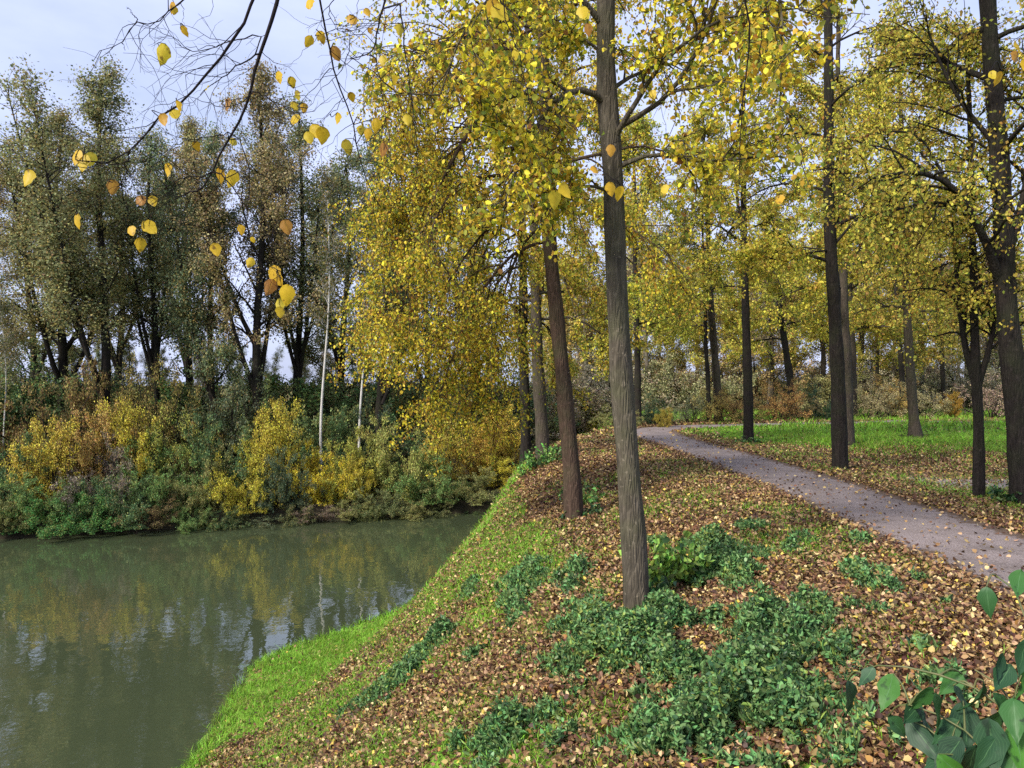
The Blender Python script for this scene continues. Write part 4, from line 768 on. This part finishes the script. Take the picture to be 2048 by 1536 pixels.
overhang([tw([(1470, -60), (1400, 60), (1320, 180), (1250, 330), (1240, 370)], .0024, 3, 3), tw([(1320, 180), (1335, 300), (1330, 360)], .001, 3, 3), tw([(1400, 60), (1250, -10), (1180, 10)], .0012, 3, 3)],
         [(1240, 388, 32), (1222, 378, 30), (1222, 300, 26), (1305, 190, 24), (1165, 25, 34), (1175, 60, 26), (1190, 340, 24), (1330, 380, 26)], "slanting twig crossing in front of the nearest trunk", 79)
overhang([tw([(2120, -60), (2090, 40), (2045, 100)], .003, 2.6, 2.6), tw([(2090, 40), (2020, 90), (2000, 140)], .0015)], [(2040, 98, 40), (2030, 115, 30), (1998, 158, 30), (1985, 150, 20), (2052, 130, 30)], "twig tip with orange yellow leaves at the upper right corner", 77)
# ---------------------------------------------------------------- near shrub, lower right corner
rng = np.random.default_rng(81)
stems = []; base = np.array([1.05, .95, 0.]); base[2] = float(H(base[0], base[1]))
LV = [(1705, 1400, 95, -.2, 1), (1735, 1355, 60, .5, .2), (1778, 1385, 95, .15, .5), (1975, 1205, 75, .1, 0), (2035, 1170, 80, .4, 0), (1840, 1395, 80, 1., .2), (1880, 1430, 120, -.3, 1), (1930, 1455, 120, .2, .7), (1985, 1490, 130, -.1, .8), (2030, 1440, 110, .4, .9), (1850, 1480, 110, -.6, .9), (1900, 1510, 110, .3, .6),
      (1960, 1400, 90, .2, .4), (2005, 1360, 90, .7, .3), (2040, 1310, 90, .3, .2), (1900, 1370, 80, .9, .3), (2040, 1500, 120, .1, 1), (1820, 1430, 80, 1.1, .2), (1945, 1530, 110, 0, .7), (1870, 1545, 100, .3, .6), (2010, 1420, 90, -.5, .4), (2045, 1385, 80, 0, .5), (1975, 1445, 90, .9, .2), (1920, 1400, 80, -.4, .2), (1990, 1330, 70, .6, .2), (2045, 1430, 90, -.5, .3), (1890, 1465, 90, .9, .2), (1975, 1510, 100, .6, .3), (2025, 1535, 110, .2, .3), (1840, 1440, 80, -.2, .3), (1910, 1545, 100, -.7, .3), (1800, 1455, 70, -.9, .6), (2048, 1350, 90, .2, .2), (1960, 1545, 110, .5, .5)]
SK = [[(2150, 1700), (2080, 1560), (1990, 1400), (1880, 1350), (1760, 1330), (1725, 1345)], [(2150, 1700), (2090, 1500), (2060, 1300), (2030, 1180), (1990, 1150)], [(2150, 1700), (2010, 1540), (1900, 1440), (1820, 1410)], [(2120, 1720), (2060, 1500), (2000, 1370), (1950, 1340)], [(2100, 1720), (1980, 1560), (1900, 1500)]]
parts = []; allp = []
for s in SK:
    q = [ray(a, b_, 1.25 + .05 * i) for i, (a, b_) in enumerate(s)]; q = [base + (q[0] - base) * .02 + rng.normal(0, .01, 3), base + (q[0] - base) * .5 + np.array([.03, -.02, .0])] + q
    q = resample(q, 30); allp.append(q[8:]); parts.append(tube(q[None], (.005 * np.linspace(1, .3, 30))[None], 6))
allp = np.concatenate(allp); P = []; T = []; S = []; Wv = []
for a, b_, s, tl, _ in LV:
    k = np.argmin(np.hypot(allp[:, 0] / allp[:, 1] - (a - CX) / F, (EYE - allp[:, 2]) / allp[:, 1] - (b_ - CY) / F)); d = allp[k, 1] + rng.uniform(-.06, .06)
    t = nrm(np.array([-tl, rng.normal(-.1, .3), -.8])); sz = s * .84 / F * d; bp = ray(a, b_, d) - t * sz * .5; P.append(bp); T.append(t); S.append(sz); Wv.append((rng.normal(0, .8), -.7, rng.uniform(0, 1.3)))
    parts.append(tube(resample([allp[k], (allp[k] + bp) / 2 + np.array([0, 0, .01]), bp], 6)[None], np.linspace(.0022, .0012, 6)[None], 4))
V, Q = join(parts); r = thing("leafy_shrub", base, "dark green broad leaved shrub close up in the lower right corner", "shrub")
link("stems", mesh_np("stems", V - base, Q, None, True, M['stem']), r)
lv, lq, la = big_leaves(rng, np.array(P), np.array(T), np.array(S), .62, .5, np.array(Wv), 1.45); link("leaves", mesh_np("leaves", lv - base, lq, la, True, M['biggreen']), r)
